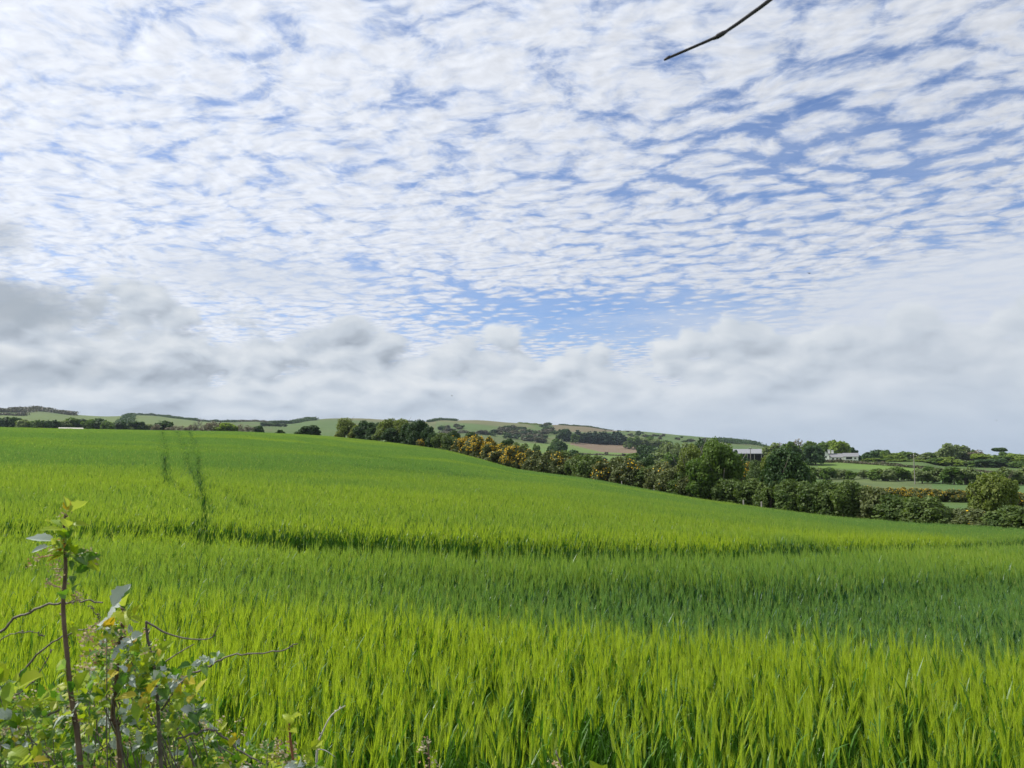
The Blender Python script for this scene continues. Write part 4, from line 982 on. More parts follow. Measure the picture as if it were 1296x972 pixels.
# ================================================================== farm buildings
M_WHITE = plain('white_render', (.74, .73, .70), (.80, .79, .77), .85, 2)
M_SLATE = plain('grey_slate', (.17, .175, .185), (.25, .25, .26), .7, 3, .2)
M_SHEET = plain('roof_sheet', (.20, .21, .225), (.27, .275, .29), .55, 1.5, stretch=(6, .3, 1))
M_DARK = plain('dark_opening', (.015, .016, .018), (.03, .03, .03), .4)
M_TIMBER = plain('dark_timber', (.05, .045, .04), (.09, .08, .07), .9)
M_BRICK = plain('chimney_stone', (.25, .22, .19), (.35, .31, .27), .9)
M_PALEWALL = plain('pale_wall', (.42, .40, .34), (.52, .50, .44), .9)
def gable(mbw, mbr, x0, x1, y0, y1, zb, ze, zr, ov=.3, axis='x'):
    """rectangular house block: walls to ze, ridge at zr along axis; roof overhangs"""
    if axis == 'x':
        ym = (y0 + y1) / 2
        mbw.add([(x0, y0, zb), (x1, y0, zb), (x1, y1, zb), (x0, y1, zb), (x0, y0, ze), (x1, y0, ze), (x1, y1, ze), (x0, y1, ze), (x0, ym, zr - .06), (x1, ym, zr - .06)],
                [(0, 1, 5, 4), (2, 3, 7, 6), (3, 0, 4, 8, 7), (1, 2, 6, 9, 5)])
        k = (zr - ze) / (ym - y0); a = ov
        for sgn, ye in ((-1, y0 - a), (1, y1 + a)):
            zz = ze - k * a
            mbr.add([(x0 - a, ye, zz), (x1 + a, ye, zz), (x1 + a, ym, zr), (x0 - a, ym, zr), (x0 - a, ye, zz + .12), (x1 + a, ye, zz + .12), (x1 + a, ym, zr + .12), (x0 - a, ym, zr + .12)],
                    [(0, 1, 2, 3), (7, 6, 5, 4), (0, 4, 5, 1), (1, 5, 6, 2), (3, 7, 4, 0)])
    else:
        xm = (x0 + x1) / 2
        mbw.add([(x0, y0, zb), (x1, y0, zb), (x1, y1, zb), (x0, y1, zb), (x0, y0, ze), (x1, y0, ze), (x1, y1, ze), (x0, y1, ze), (xm, y0, zr - .06), (xm, y1, zr - .06)],
                [(0, 1, 5, 8, 4), (2, 3, 7, 9, 6), (3, 0, 4, 7), (1, 2, 6, 5)])
        k = (zr - ze) / (xm - x0); a = ov
        for xe in (x0 - a, x1 + a):
            zz = ze - k * a
            mbr.add([(xe, y0 - a, zz), (xe, y1 + a, zz), (xm, y1 + a, zr), (xm, y0 - a, zr), (xe, y0 - a, zz + .12), (xe, y1 + a, zz + .12), (xm, y1 + a, zr + .12), (xm, y0 - a, zr + .12)],
                    [(0, 1, 2, 3), (7, 6, 5, 4), (0, 4, 5, 1), (1, 5, 6, 2), (3, 7, 4, 0)])
M_GREYPOLE = plain('pole_wood', (.20, .18, .155), (.28, .26, .23), .9, 5)
# barn
Db = 385.; pb = at(949, Db); e_ = tag(empty('open_barn', pb, -azim(949)), 'long open-fronted barn with a grey sheet roof in the valley', 'barn')
mpp = pb[1] / F; zb_ = lambda row, D_=Db, px=949: slope(px, row) * D_ - pb[2]
Wd = 46 * mpp / 2; ze, zr = zb_(574.5), zb_(568.8)
mw, mr = MB(), MB(); ym = 7.
for yy0, yy1, z0_, z1_ in ((-1.2, ym, ze, zr), (ym, 2 * ym + 1.2, zr, ze)):
    mr.add([(-Wd, yy0, z0_), (Wd, yy0, z0_), (Wd, yy1, z1_), (-Wd, yy1, z1_), (-Wd, yy0, z0_ + .25), (Wd, yy0, z0_ + .25), (Wd, yy1, z1_ + .25), (-Wd, yy1, z1_ + .25)], [(0, 1, 2, 3), (7, 6, 5, 4), (0, 4, 5, 1), (2, 6, 7, 3), (0, 3, 7, 4), (1, 5, 6, 2)])
mr.build('roof', M_SHEET, e_)
mw.box(-Wd + .3, 2 * ym - .2, 0, Wd - .3, 2 * ym, ze, 0); mw.box(-Wd + .3, 0, 0, -Wd + .5, 2 * ym - .25, ze - .02); mw.box(Wd - .5, 0, 0, Wd - .3, 2 * ym - .25, ze - .02); mw.build('wall', M_TIMBER, e_)
for i in range(6):
    m2 = MB(); x = -Wd + .8 + i * (2 * Wd - 1.6) / 5; m2.box(x - .15, -.6, -.3, x + .15, -.3, ze - .05); m2.build('post', M_POST, e_)
for i, (x, h_, c_) in enumerate([(-4.5, 3.2, (.45, .36, .22)), (-2.6, 3.0, (.6, .6, .58)), (1.2, 3.4, (.42, .34, .2)), (4.5, 2.6, (.55, .5, .42))]):
    m2 = MB(); m2.tube([(x - .9, 2.5, h_ * .5 + .2), (x + .9, 2.5, h_ * .5 + .2)], h_ * .5, 14); o = m2.build('round_bale', plain(f'bale_{i}', c_, tuple(q * .8 for q in c_), .9, 6), smooth=False)
    o.location = pb; o.rotation_euler = (0, 0, -azim(949)); tag(o, ['straw bale at the left end inside the open barn', 'whitish wrapped bale left of the middle of the barn', 'straw bale right of the middle of the barn', 'pale bale at the right end inside the barn'][i], 'bale', 'bales inside the barn')
# farmhouse
Dh_ = 388.; ph = at(1061, Dh_); zf = slope(1061, 583.5) * Dh_; ph[2] = min(ph[2], zf) ; zoff = zf - ph[2]
e_ = tag(empty('farmhouse', ph, -azim(1061)), 'white farmhouse with grey roofs and a low right wing among the trees', 'house')
mpp = ph[1] / F; X_ = lambda px: (px - 1061) * mpp; Z_ = lambda row: slope(1061, row) * Dh_ - ph[2]
mw, mr = MB(), MB()
gable(mw, mr, X_(1065), X_(1082), 0, 5.5, -.5, Z_(577.6), Z_(573.6))
gable(mw, mr, X_(1049), X_(1064.6), 1.5, 7.5, -.5, Z_(578.5), Z_(574.3))
gable(mw, mr, X_(1040.5), X_(1048.7), .3, 6.8, -.5, Z_(576), Z_(571.2), axis='y')
mw.build('wall', M_WHITE, e_); rf = mr.build('roof', M_SLATE, e_)
for px, row in ((1048.5, 569.3), (1052.5, 570)):
    m2 = MB(); m2.box(X_(px) - .55, 3.4, Z_(574), X_(px) + .55, 4.3, Z_(row)); m2.box(X_(px) - .65, 3.3, Z_(row), X_(px) + .65, 4.4, Z_(row) + .15); m2.build('chimney', M_WHITE, rf)
for px, r0, r1, w_, y in ((1071.5, 578.5, 581.2, 2.6, 0), (1078.5, 579, 581, .8, 0), (1044.5, 577.5, 579.5, .9, .3), (1043, 581, 583.4, .8, .3), (1053, 579.8, 581.5, .9, 1.5), (1058, 579.8, 581.5, .9, 1.5), (1061.5, 579.8, 583.4, .9, 1.5)):
    m2 = MB(); m2.box(X_(px) - w_ / 2, y - .03, Z_(r1), X_(px) + w_ / 2, y + .05, Z_(r0)); fr = m2.build('window' if r1 < 583 else 'door', M_DARK, e_)
    m3 = MB(); m3.box(X_(px) - w_ / 2 - .1, y - .08, Z_(r1) - .12, X_(px) + w_ / 2 + .1, y - .035, Z_(r1)); m3.build('sill', M_WHITE, fr)
# outbuilding left of it
Do = 392.; po = at(1012, Do); zf = slope(1012, 583) * Do; po[2] = min(po[2], zf); e_ = tag(empty('outbuilding', po, -azim(1012)), 'pale low outbuilding glimpsed between the tree trunks left of the farmhouse', 'outbuilding')
X_ = lambda px: (px - 1012) * mpp; Z_ = lambda row: slope(1012, row) * Do - po[2]; mw, mr = MB(), MB()
gable(mw, mr, X_(1004), X_(1016), 0, 5, -.5, Z_(578), Z_(575)); mw.build('wall', M_PALEWALL, e_); mr.build('roof', M_SLATE, e_)
m2 = MB(); m2.box(X_(1009) - .7, -.03, Z_(582), X_(1009) + .7, .05, Z_(579.5)); m2.build('door', M_DARK, e_)
po = at(1020, Do); po[2] = min(po[2], zf); e_ = tag(empty('white_cottage', po, -azim(1020)), 'tall narrow white cottage gable half hidden by the dark farm tree', 'house')
X_ = lambda px: (px - 1020) * mpp; mw, mr = MB(), MB(); gable(mw, mr, X_(1016.4), X_(1023), 0, 7, -.5, slope(1020, 574) * Do - po[2], slope(1020, 570) * Do - po[2], axis='y'); mw.build('wall', M_WHITE, e_); mr.build('roof', M_SLATE, e_)
m2 = MB(); m2.box(X_(1019) - .4, -.03, slope(1020, 580) * Do - po[2], X_(1019) + .4, .05, slope(1020, 577.5) * Do - po[2]); m2.build('window', M_DARK, e_)
# white roof behind the left crest
Dw = 300.; pw = at(90.5, Dw); zr = slope(90, 541.2) * Dw - pw[2]; ze = slope(90, 543.4) * Dw - pw[2]
e_ = tag(empty('white_roofed_shed', pw, -azim(90.5)), 'shed with a shallow white roof just showing over the left crest', 'shed'); W2 = 12.6 * pw[1] / F
mw, mr = MB(), MB(); gable(mw, mr, -W2, W2, 0, 7, -.5, ze, zr); mw.build('wall', M_PALEWALL, e_); mr.build('roof', M_PALEWALL, e_)
# poles
for px, D_, top, lab in ((1154, 225, 575.5, 'tall wooden utility pole standing in the field right of the farm'), (948.5, 240, 566.5, 'wooden utility pole in front of the long barn')):
    p = at(px, D_); h_ = slope(px, top) * D_ - p[2]; e_ = tag(empty('utility_pole', p, -azim(px)), lab, 'utility pole', 'utility poles')
    mb = MB(); mb.tube([(0, 0, -.3), (0, 0, h_)], [.15, .10], 8); mb.build('pole', M_GREYPOLE, e_)
    mb = MB(); mb.box(-.75, -.06, h_ - .45, .75, .06, h_ - .32); mb.build('crossarm', M_TIMBER, e_)
    for x in (-.65, 0.0, .65):
        mb = MB(); mb.tube([(x, 0, h_ - .32 if x else h_), (x, 0, h_ - .14 if x else h_ + .2)], [.06, .04], 6); mb.build('insulator', M_WHITE, e_)

# ================================================================== foreground plants on the camera's side of the barley
def fpt(px, py, Yd):
    """world point seen at a photo pixel at depth Yd"""
    c, s_ = math.cos(PITCH), math.sin(PITCH); x = (px - 648) / F; z = (486 - py) / F
    v = np.array([x, c - z * s_, s_ + z * c]); return v * (Yd / v[1])
M_TOP = foliage('glossy_leaf', (.060, .135, .022), (.165, .260, .040), (.40, .42, .06), trans=.34, scale=18, rough=.42, back=(.24, .32, .15), spec=.4, tcol=(1.5, 1.9, .5))
M_YNG = foliage('young_leaf', (.23, .36, .025), (.42, .46, .040), trans=.45, scale=20, rough=.45, back=(.34, .42, .12), tcol=(1.3, 1.3, .4))
M_YEL = foliage('turning_leaf', (.50, .48, .04), (.50, .38, .05), (.40, .20, .06), trans=.4, scale=20, rough=.5, tcol=(1.2, 1.0, .4))
M_WHT = foliage('downy_leaf', (.34, .40, .34), (.62, .66, .62), trans=.2, scale=20, rough=.5, tcol=(.9, 1, .8))
M_WTH = foliage('withered_flower', (.42, .32, .20), (.62, .56, .38), (.50, .28, .16), trans=.3, scale=25, rough=.8, tcol=(1, 1, .8))
M_TWIG = plain('shoot_bark', (.085, .048, .034), (.19, .125, .085), .55, 60, .3, spec=.4)
M_GTWIG = plain('grey_twig', (.075, .060, .048), (.19, .16, .13), .6, 60, .3, spec=.4)
M_BLK = plain('dark_twig', (.030, .026, .026), (.06, .05, .05), .6, 60, .3)
def curve(pts, n=5):
    pts = np.array(pts, float); out_ = []
    for i in range(len(pts) - 1):
        p0, p1, p2, p3 = pts[max(i - 1, 0)], pts[i], pts[i + 1], pts[min(i + 2, len(pts) - 1)]
        for t_ in np.linspace(0, 1, n, endpoint=False):
            out_.append(.5 * ((2 * p1) + (-p0 + p2) * t_ + (2 * p0 - 5 * p1 + 4 * p2 - p3) * t_ ** 2 + (-p0 + 3 * p1 - 3 * p2 + p3) * t_ ** 3))
    out_.append(pts[-1]); return np.array(out_)
SHAPE = [(0, .02), (.10, .24), (.22, .40), (.30, .36), (.42, .46), (.52, .36), (.66, .36), (.76, .22), (.90, .12), (1.0, .01)]
def leaf(mb, p, d_, n_, L, r_, m_=0, wide=1.0, stalk=True):
    d_ = d_ / np.linalg.norm(d_); n_ = n_ - d_ * n_.dot(d_); n_ /= np.linalg.norm(n_) + 1e-9; b_ = np.cross(n_, d_)
    fold, curl, tw = r_.uniform(.15, .75), r_.uniform(-.3, .8), r_.normal(0, .5)
    p0 = p + d_ * L * (.22 if stalk else 0); v = []
    if stalk:
        s_ = b_ * L * .012; mb.add([p - s_, p + s_, p0 + s_, p0 - s_], [(0, 1, 2, 3)], m_)
    for t_, w_ in SHAPE:
        w_ *= L * wide * r_.uniform(.9, 1.1); c = p0 + d_ * L * t_ - n_ * L * curl * t_ * t_ * .55; bb = b_ * math.cos(tw * t_) + n_ * math.sin(tw * t_)
        up = n_ * w_ * fold
        v += [c - bb * w_ + up, c, c + bb * w_ + up]
    f = []
    for i in range(len(SHAPE) - 1):
        a = 3 * i; f += [(a, a + 3, a + 4, a + 1), (a + 1, a + 4, a + 5, a + 2)]
    mb.add(v, f, m_)
def rosette(mb, p, ax, n, L, r_, mats, spread=1.0):
    ax = ax / np.linalg.norm(ax); u1 = np.cross(ax, [.3, .9, .1]); u1 /= np.linalg.norm(u1); u2 = np.cross(ax, u1); a0 = r_.uniform(0, 6.28)
    for k in range(n):
        a = a0 + k * 2.4 + r_.normal(0, .3); rad = u1 * math.cos(a) + u2 * math.sin(a); e_ = r_.uniform(.2, 1.0) * spread
        dd = rad * e_ + ax * (1.15 - e_) + np.array([0, 0, -.1]); nn = ax * .8 - rad * .5 + r_.normal(0, .35, 3) + np.array([-.2, -.1, .4])
        leaf(mb, p + r_.normal(0, .002, 3), dd, nn, L * r_.uniform(.55, 1.15), r_, int(r_.choice(mats)), r_.uniform(.6, .9))
def tuftlet(mb, p, s_, n, r_, m_=0):
    for k in range(n):
        d_ = r_.normal(size=3); q = p + d_ * s_ * .45; nn = r_.normal(size=3); t_ = np.cross(nn, [0.3, .5, .8]); t_ /= np.linalg.norm(t_); b_ = np.cross(nn, t_); b_ /= np.linalg.norm(b_); w_ = s_ * r_.uniform(.14, .36)
        mb.add([q - t_ * w_, q + b_ * w_ * .6, q + t_ * w_, q - b_ * w_ * .6], [(0, 1, 2, 3)], m_)
LM = [M_TOP, M_YNG, M_YEL, M_WHT]
def px2m(w_, Yd): return w_ * Yd / F * .78
def thing_at(name, p, label, cat, group=None): return tag(empty(name, p), label, cat, group)
def child(mb, name, mats, root, smooth=False):
    o = mb.build(name, mats, root, smooth); o.matrix_parent_inverse.identity()
    L0 = np.array(root.location); me = o.data; co = np.empty(len(me.vertices) * 3, np.float32); me.vertices.foreach_get('co', co)
    co = co.reshape(-1, 3) - L0.astype(np.float32); me.vertices.foreach_set('co', co.ravel()); me.update()
    if name == 'withered_flowers': o['kind'] = 'stuff'
    return o
def stemline(pts, Yd, ground=True, dv=0.0):
    C_ = curve([fpt(a, b, Yd + dv * i) for i, (a, b) in enumerate(pts)], 6)
    if not ground: return C_
    g_ = C_[0]; d_ = C_[0] - C_[2]; d_ /= np.linalg.norm(d_) + 1e-9; n = 9; L = g_[2] + EYE; k = np.linspace(1, 0, n, endpoint=False)[:, None]
    low = g_ + d_ * .12 * (1 - np.exp(-3 * k)) * 1.0; low[:, 2] = g_[2] - L * k[:, 0]
    return np.concatenate([low, C_])
def add_buds(mb, pts, r_, n, s_):
    for k in range(n):
        i = r_.integers(len(pts) // 3, len(pts) - 1); d_ = r_.normal(size=3); d_ /= np.linalg.norm(d_); mb.tube([pts[i], pts[i] + d_ * s_, pts[i] + d_ * s_ * 1.6 + np.array([0, 0, s_ * .5])], [s_ * .45, s_ * .4, s_ * .1], 5)

# -- tallest shoot on the left
r_ = np.random.default_rng(11); Yd = 1.12; P_ = stemline([(103, 985), (98, 930), (90, 880), (85, 830), (80, 770), (83, 722), (82, 690), (81, 662), (83, 650)], Yd)
root = thing_at('young_shoot', P_[0], 'tallest upright leafy shoot at far left, two white drooping leaves near its tip', 'shoot', 'upright shoots in the left foreground')
mb = MB(); mb.tube(P_, [.0046, .0042, .0038, .0034, .0030, .0026, .0020, .0014], 8); add_buds(mb, P_, r_, 16, .004); child(mb, 'stem', M_TWIG, root, True)
mb = MB()
for px, py, n, L, ms, ax in [(85, 700, 6, 22, [1, 0, 1], (.2, -.6, .7)), (80, 690, 5, 22, [1, 1, 2], (-.5, -.5, .5)), (88, 790, 3, 20, [0, 1], (.6, -.5, .3)), (92, 905, 6, 24, [0, 1, 3], (-.5, -.5, .5)), (84, 648, 6, 26, [1, 1, 2], (.1, 0, 1)), (83, 668, 4, 34, [1, 1, 0], (.1, -.3, 1)), (84, 684, 4, 26, [1, 0], (.3, -.4, .5)), (78, 700, 5, 24, [1, 2, 0], (-.4, -.5, .6)), (92, 704, 6, 26, [1, 1, 0], (.6, -.4, .4)),
                             (100, 708, 3, 26, [0, 1], (1, -.2, .1)), (88, 752, 3, 22, [0, 1], (.8, -.3, .2)), (90, 727, 2, 22, [0], (.8, 0, .2)), (96, 880, 5, 30, [0, 1, 3], (.5, -.5, .5)), (84, 850, 4, 26, [0, 1], (-.6, -.4, .4))]:
    rosette(mb, fpt(px, py, Yd - .01), np.array(ax, float), n, px2m(L, Yd), r_, ms)
for (ax_, ay_), (bx, by), L in [((76, 684), (24, 683), 40), ((66, 690), (38, 699), 24)]:
    a_, b_ = fpt(ax_, ay_, Yd - .02), fpt(bx, by, Yd - .03); leaf(mb, a_, b_ - a_, np.array([0, -.55, .9]), px2m(L, Yd), r_, 3, .62)
a_ = fpt(104, 708, Yd); leaf(mb, a_, fpt(126, 718, Yd) - a_, np.array([-.2, -.5, .9]), px2m(26, Yd), r_, 1, .8)
child(mb, 'leaves', LM, root)
mb = MB()
for px, py in [(66, 698), (48, 706), (40, 716), (70, 714), (72, 722), (62, 738), (72, 733), (78, 740), (98, 756), (103, 752), (94, 760), (112, 702), (104, 698), (118, 706), (84, 642), (78, 650)]: tuftlet(mb, fpt(px, py, Yd), px2m(11, Yd), 14, r_)
for a_, b_ in (((80, 745), (60, 738)), ((82, 700), (48, 706)), ((84, 700), (112, 700)), ((83, 765), (98, 756)), ((80, 720), (68, 720))): mb.tube([fpt(*a_, Yd), fpt(*b_, Yd)], .0009, 4)
child(mb, 'withered_flowers', M_WTH, root)
# -- second shoot
r_ = np.random.default_rng(12); Yd = 1.18; P_ = stemline([(152, 985), (150, 930), (143, 905), (147, 870), (149, 830), (155, 795), (157, 770)], Yd)
root = thing_at('young_shoot', P_[0], 'knobbly dark shoot in the left foreground topped by one large white leaf', 'shoot', 'upright shoots in the left foreground')
mb = MB(); mb.tube(P_, [.0042, .0038, .0036, .0034, .0031, .0028, .0023], 8); add_buds(mb, P_, r_, 34, .0048); child(mb, 'stem', M_TWIG, root, True)
mb = MB()
for px, py, n, L, ms, ax in [(157, 772, 5, 30, [1, 0, 0], (.0, -.4, 1)), (150, 790, 5, 28, [1, 2, 3], (-.6, -.5, .4)), (166, 780, 3, 32, [1, 1], (.7, -.3, .6)), (140, 800, 4, 24, [2, 1, 3], (-.7, -.4, .2)), (162, 805, 4, 24, [0, 3], (.6, -.5, .2)), (152, 845, 5, 26, [0, 1, 2], (.5, -.5, .3)), (146, 880, 5, 26, [0, 0, 1], (-.4, -.6, .3))]:
    rosette(mb, fpt(px, py, Yd - .01), np.array(ax, float), n, px2m(L, Yd), r_, ms)
a_ = fpt(143, 768, Yd); leaf(mb, a_, fpt(163, 742, Yd) - a_, np.array([-.3, -1., .25]), px2m(44, Yd), r_, 3, .85, False)
child(mb, 'leaves', LM, root)
mb = MB()
for k in range(26): tuftlet(mb, fpt(r_.uniform(100, 160), r_.uniform(785, 860), Yd), px2m(11, Yd), 10, r_)
child(mb, 'withered_flowers', M_WTH, root)
# -- third shoot with its side twig
r_ = np.random.default_rng(13); Yd = 1.2; P_ = stemline([(205, 985), (202, 940), (200, 895), (197, 855), (190, 822), (186, 803), (185, 786)], Yd)
root = thing_at('young_shoot', P_[0], 'thin grey shoot with one bare side twig arching to the right over the barley', 'shoot', 'upright shoots in the left foreground')
mb = MB(); mb.tube(P_, [.0036, .0033, .0030, .0026, .0021, .0017], 7)
mb.tube(curve([fpt(185, 787, Yd), fpt(196, 793, Yd), fpt(210, 801, Yd), fpt(235, 808, Yd), fpt(262, 809, Yd), fpt(273, 803, Yd)]), [.0017, .0014, .0011, .0007], 6)
mb.tube(curve([fpt(269, 806, Yd), fpt(274, 797, Yd), fpt(280, 788, Yd)]), [.0008, .0004], 4); add_buds(mb, P_, r_, 14, .0035)
mb.tube(curve([fpt(196, 858, Yd), fpt(205, 842, Yd), fpt(222, 829, Yd), fpt(246, 815, Yd)]), [.0018, .0013, .0007], 5); child(mb, 'stem', M_GTWIG, root, True)
mb = MB()
for px, py, n, L, ms, ax in [(197, 822, 3, 24, [2, 1], (.5, -.6, .3)), (176, 862, 4, 24, [1, 2], (-.5, -.5, .4)), (204, 870, 5, 26, [0, 3, 1], (.6, -.5, .3)), (190, 890, 5, 26, [0, 1, 2], (-.4, -.6, .3))]: rosette(mb, fpt(px, py, Yd - .01), np.array(ax, float), n, px2m(L, Yd), r_, ms)
child(mb, 'leaves', LM, root)
# -- the leafy bush they grow from
r_ = np.random.default_rng(14); root = thing_at('bramble_bush', np.array([-.62, 1.3, -EYE]), 'tangled leafy bush with green, yellow and withered leaves filling the lower left corner', 'bush')
TOPL = [(-200, 850), (0, 850), (40, 868), (75, 878), (110, 845), (135, 800), (160, 800), (200, 840), (250, 880), (280, 925), (310, 945), (360, 952), (400, 965), (440, 1010)]
mb, ml, mw_ = MB(), MB(), MB()
for k in range(1250):
    px = r_.uniform(-150, 420); t0_ = cv(TOPL, px); py = t0_ + (abs(r_.normal(0, 1)) * 95 if k % 3 else r_.uniform(0, 620)); Yq = r_.uniform(1.08, 1.7)
    if px > 300 and r_.uniform() < .35: continue
    p = fpt(px, py, Yq); base_ = np.array([p[0] * .7 - .1, 1.3 + r_.normal(0, .06), max(-EYE, p[2] - r_.uniform(.35, .7))])
    dn = px2m(r_.uniform(10, 22), 1.25); deep = Yq > 1.35
    ms = r_.choice(5, p=[.52, .26, .04, .11, .07]); mats = [[0, 0, 0, 1], [1, 1, 0], [2, 1, 0], [3, 0, 3], [0, 3]][ms]
    ax = np.array([r_.normal(0, .6), -.6 + r_.normal(0, .4), .7]); rosette(ml, p, ax, int(r_.integers(4, 8)), dn, r_, mats)
    if k % 2 == 0: tuftlet(mw_, p + r_.normal(0, .02, 3), px2m(11, 1.2), 9, r_)
    if k % 4 == 0: mb.tube(curve([base_, (base_ + p) / 2 + r_.normal(0, .04, 3), p], 4), [.0017, .0012, .0006], 5)
for k in range(260):
    px = r_.uniform(-150, 400); py = cv(TOPL, px) + 25 + abs(r_.normal(0, 1)) * 110; rosette(ml, fpt(px, py, r_.uniform(1.5, 1.9)), np.array([r_.normal(0, .5), -.5, .7]), 7, px2m(r_.uniform(16, 28), 1.7), r_, [0, 0, 0, 1])
for pts, rad, Yq in [([(-30, 815), (0, 800), (20, 783), (50, 769), (80, 763), (110, 760), (131, 763)], [.0030, .0026, .0016], 1.15), ([(-20, 905), (10, 870), (32, 846), (52, 825), (78, 806), (110, 796), (132, 786)], [.0030, .0022, .0010], 1.25),
                     ([(205, 900), (225, 868), (243, 853), (262, 845), (276, 836), (300, 828), (340, 826), (362, 821), (377, 814)], [.0030, .0026, .0018, .0012], 1.2), ([(0, 812), (14, 802), (40, 800), (56, 806)], [.0014, .0008], 1.2),
                     ([(225, 935), (250, 926), (268, 924), (285, 935), (305, 951), (335, 968)], [.0028, .0022, .0016], 1.15), ([(20, 880), (42, 862), (60, 835), (66, 822)], [.0016, .0009], 1.3), ([(60, 905), (90, 893), (120, 880)], [.003, .002], 1.2), ([(110, 765), (122, 775), (127, 787)], [.0012, .0006], 1.15)]:
    c_ = curve([fpt(a, b, Yq) for a, b in pts]); mb.tube(c_ + r_.normal(0, .0012, c_.shape), [q * .68 for q in rad], 6); add_buds(mb, c_, r_, 10, .0022)
for px, py, n, L, ms in [(246, 842, 5, 20, [3, 0]), (258, 838, 5, 20, [3, 0]), (272, 832, 5, 18, [3, 0]), (232, 858, 4, 24, [2, 2, 0]), (228, 884, 3, 26, [2, 1]), (242, 880, 4, 22, [1, 2]), (20, 868, 3, 44, [1]), (8, 862, 3, 40, [1]), (40, 895, 3, 40, [1, 0]), (180, 880, 4, 30, [1, 2]), (128, 890, 4, 30, [1]), (40, 965, 4, 34, [2, 1]), (248, 900, 5, 30, [0, 3]), (300, 935, 4, 20, [2, 3])]:
    rosette(ml, fpt(px, py, 1.1), np.array([.1, -.7, .6]), n, px2m(L, 1.1), r_, ms)
child(mb, 'stems', M_GTWIG, root, True); child(ml, 'leaves', LM, root); child(mw_, 'withered_flowers', M_WTH, root)
# -- small shoots along the lower edge
r_ = np.random.default_rng(15); Yd = 1.1; P_ = stemline([(374, 990), (370, 955), (367, 932), (366, 916)], Yd); root = thing_at('leafy_sprig', P_[0], 'small sprig with bright yellow-green leaves and reddish stem right of the bush', 'sprig')
mb = MB(); mb.tube(P_, [.0022, .0019, .0018, .0012], 7); child(mb, 'stem', plain('red_stem', (.16, .05, .03), (.26, .10, .06), .5, 60), root, True)
ml = MB()
for px, py, n, L, ax in [(365, 925, 4, 22, (-.2, -.5, 1)), (371, 912, 3, 18, (.2, -.5, 1)), (388, 952, 4, 22, (.9, -.4, .3)), (352, 958, 4, 20, (-.8, -.4, .3)), (380, 965, 5, 28, (.3, -.8, .2))]: rosette(ml, fpt(px, py, Yd), np.array(ax, float), n, px2m(L, Yd), r_, [1, 1, 1] if py < 940 else [0, 1, 3])
child(ml, 'leaves', LM, root); mb = MB()
for k in range(16): tuftlet(mb, fpt(r_.uniform(345, 378), r_.uniform(935, 972), Yd), px2m(10, Yd), 10, r_)
child(mb, 'withered_flowers', M_WTH, root)
def bare(name, label, pts, Yd, rad, mat, cat='twig', tufts=(), leafs=(), extra=()):
    P_ = stemline(pts, Yd); root = thing_at(name, P_[0], label, cat); mb = MB(); mb.tube(P_, rad, 6)
    for e_ in extra: mb.tube(curve([fpt(a, b, Yd) for a, b in e_]), [.0012, .0005], 4)
    add_buds(mb, P_, r_, 6, .003); child(mb, 'stem', mat, root, True)
    if tufts:
        mb = MB(); [tuftlet(mb, fpt(a, b, Yd), px2m(9, Yd), 12, r_) for a, b in tufts]; child(mb, 'buds', M_WTH, root)
    if leafs:
        mb = MB(); [rosette(mb, fpt(a, b, Yd), np.array([0., -.6, .8]), n, px2m(L, Yd), r_, [1]) for a, b, n, L in leafs]; child(mb, 'leaves', LM, root)
bare('dead_twig', 'thin bleached dead twig forking in the barley right of the bush', [(400, 985), (402, 945), (408, 927), (420, 905), (437, 893)], 1.3, [.0026, .0018, .0008], plain('bleached_twig', (.42, .39, .34), (.55, .52, .46), .7, 60), extra=[[(402, 948), (412, 950), (424, 958)]])
bare('budding_twig', 'short twig with brown buds at the bottom edge left of centre', [(545, 990), (543, 960), (541, 932)], 1.05, [.0018, .0014, .0009], M_TWIG, tufts=[(541, 935), (534, 950), (548, 962), (540, 968), (552, 972), (538, 944)])
bare('budding_twig', 'short grey twig tip with one bud at the bottom edge right of centre', [(722, 992), (712, 972), (704, 953)], 1.05, [.0022, .0018, .0009], M_GTWIG, tufts=[(703, 966), (704, 972)])
Yd = 1.05; P_ = stemline([(758, 1010), (757, 992)], Yd); root = thing_at('leaf_sprig', P_[0], 'single bright yellow-green leaf poking up at the bottom edge', 'leaf'); mb = MB(); mb.tube(P_, [.002, .0012], 6); child(mb, 'stem', M_TWIG, root, True); mb = MB()
a_ = fpt(766, 992, Yd); leaf(mb, a_, fpt(744, 958, Yd) - a_, np.array([.1, -1, .3]), px2m(40, Yd), r_, 1, .75, False); a_ = fpt(752, 988, Yd); leaf(mb, a_, fpt(772, 964, Yd) - a_, np.array([-.1, -1, .35]), px2m(30, Yd), r_, 1, .8, False); child(mb, 'leaves', LM, root)
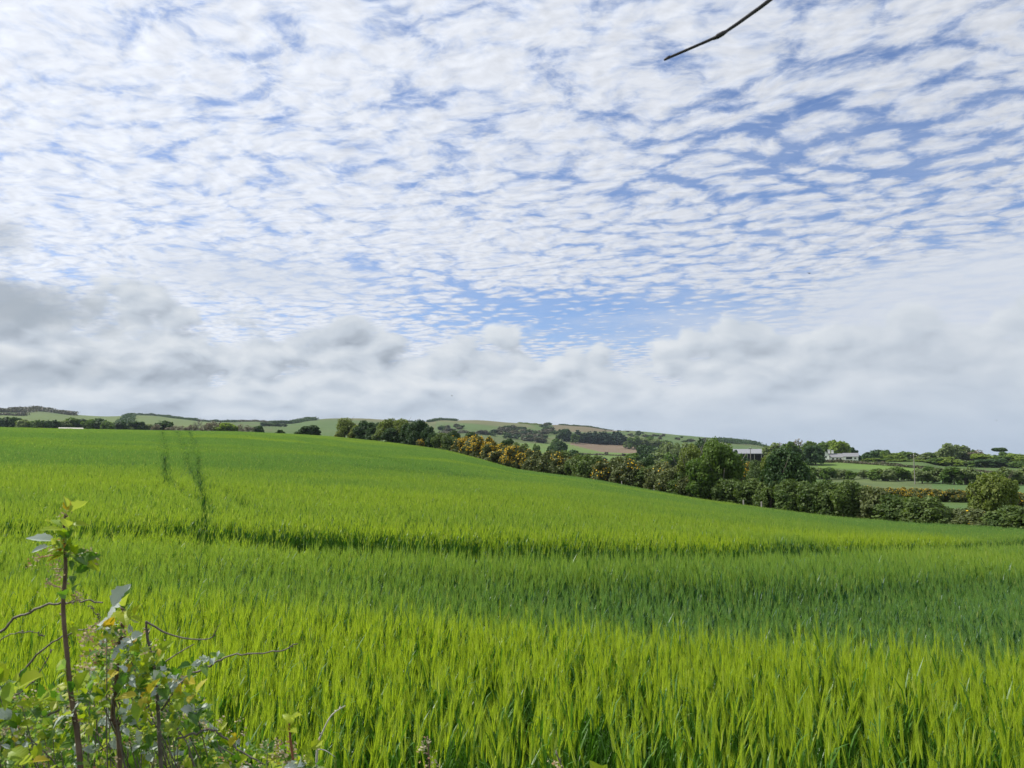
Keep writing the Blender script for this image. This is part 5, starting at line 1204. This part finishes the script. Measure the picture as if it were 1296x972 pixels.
# -- overhanging twig
Yd = .95; P_ = curve([fpt(844, 74, Yd), fpt(872, 62, Yd), fpt(908, 46, Yd), fpt(926, 35, Yd), fpt(950, 18, Yd), fpt(978, -3, Yd), fpt(1060, -70, Yd + .02), fpt(1200, -150, Yd + .1), fpt(1400, -210, Yd + .2)], 6)
root = thing_at('overhanging_twig', P_[0], 'bare dark twig hanging into the top of the sky', 'twig'); mb = MB(); mb.tube(P_, [.0017, .0019, .0021, .0024, .0026, .0034, .005, .007], 8)
nd = fpt(911, 44.5, Yd); ax_ = fpt(918, 40, Yd) - fpt(904, 48, Yd); mb.tube([nd - ax_ * .6, nd - ax_ * .2, nd + ax_ * .25, nd + ax_ * .7], [.0018, .0034, .0033, .0020], 8); tp = fpt(845, 73.5, Yd); mb.tube([tp - ax_ * .3, tp + ax_ * .2], [.0015, .0023], 7)
child(mb, 'stem', M_BLK, root, True)
# -- birds
M_BIRD = plain('bird_feather', (.05, .05, .055), (.08, .08, .08), .8)
for px, py, D_, sp, lab in [(1024, 346, 70, .30, 'small dark bird flying in the right-hand sky'), (572, 501, 110, .34, 'tiny dark bird low over the copse'), (1261, 532, 130, .34, 'tiny dark bird low in the sky at the far right')]:
    p = fpt(px, py, D_); mb = MB(); mb.tube([(-.13, 0, 0), (-.05, 0, .01), (.06, 0, .012), (.12, 0, .02), (.15, 0, .015)], [.012, .032, .034, .022, .004], 8)
    mb.add([(-.13, -.02, 0), (-.21, -.035, 0), (-.21, .035, 0), (-.13, .02, 0)], [(0, 1, 2, 3)])
    for s_ in (-1, 1):
        mb.add([(.05, s_ * .02, .01), (-.04, s_ * .02, .01), (-.05, s_ * sp * .5, .07), (.03, s_ * sp * .5, .075), (-.08, s_ * sp, .04)], [(0, 1, 2, 3), (3, 2, 4)] if s_ < 0 else [(3, 2, 1, 0), (4, 2, 3)])
    o = mb.build('bird', M_BIRD); o.location = p; o.rotation_euler = (.25, .1, .5); tag(o, lab, 'bird')

# ================================================================== haze over the whole valley
mb = MB(); mb.box(-6300, -6300, -63, 6300, 6300, 95)
hm, t, o_ = new_mat('haze'); pv = t.node('ShaderNodeVolumePrincipled'); pv.inputs['Color'].default_value = (.72, .84, 1.0, 1); pv.inputs['Density'].default_value = 7.5e-5; pv.inputs['Anisotropy'].default_value = .3
t.l.new(pv.outputs[0], o_.inputs['Volume'])
hz_ = mb.build('haze', hm); hz_['kind'] = 'stuff'
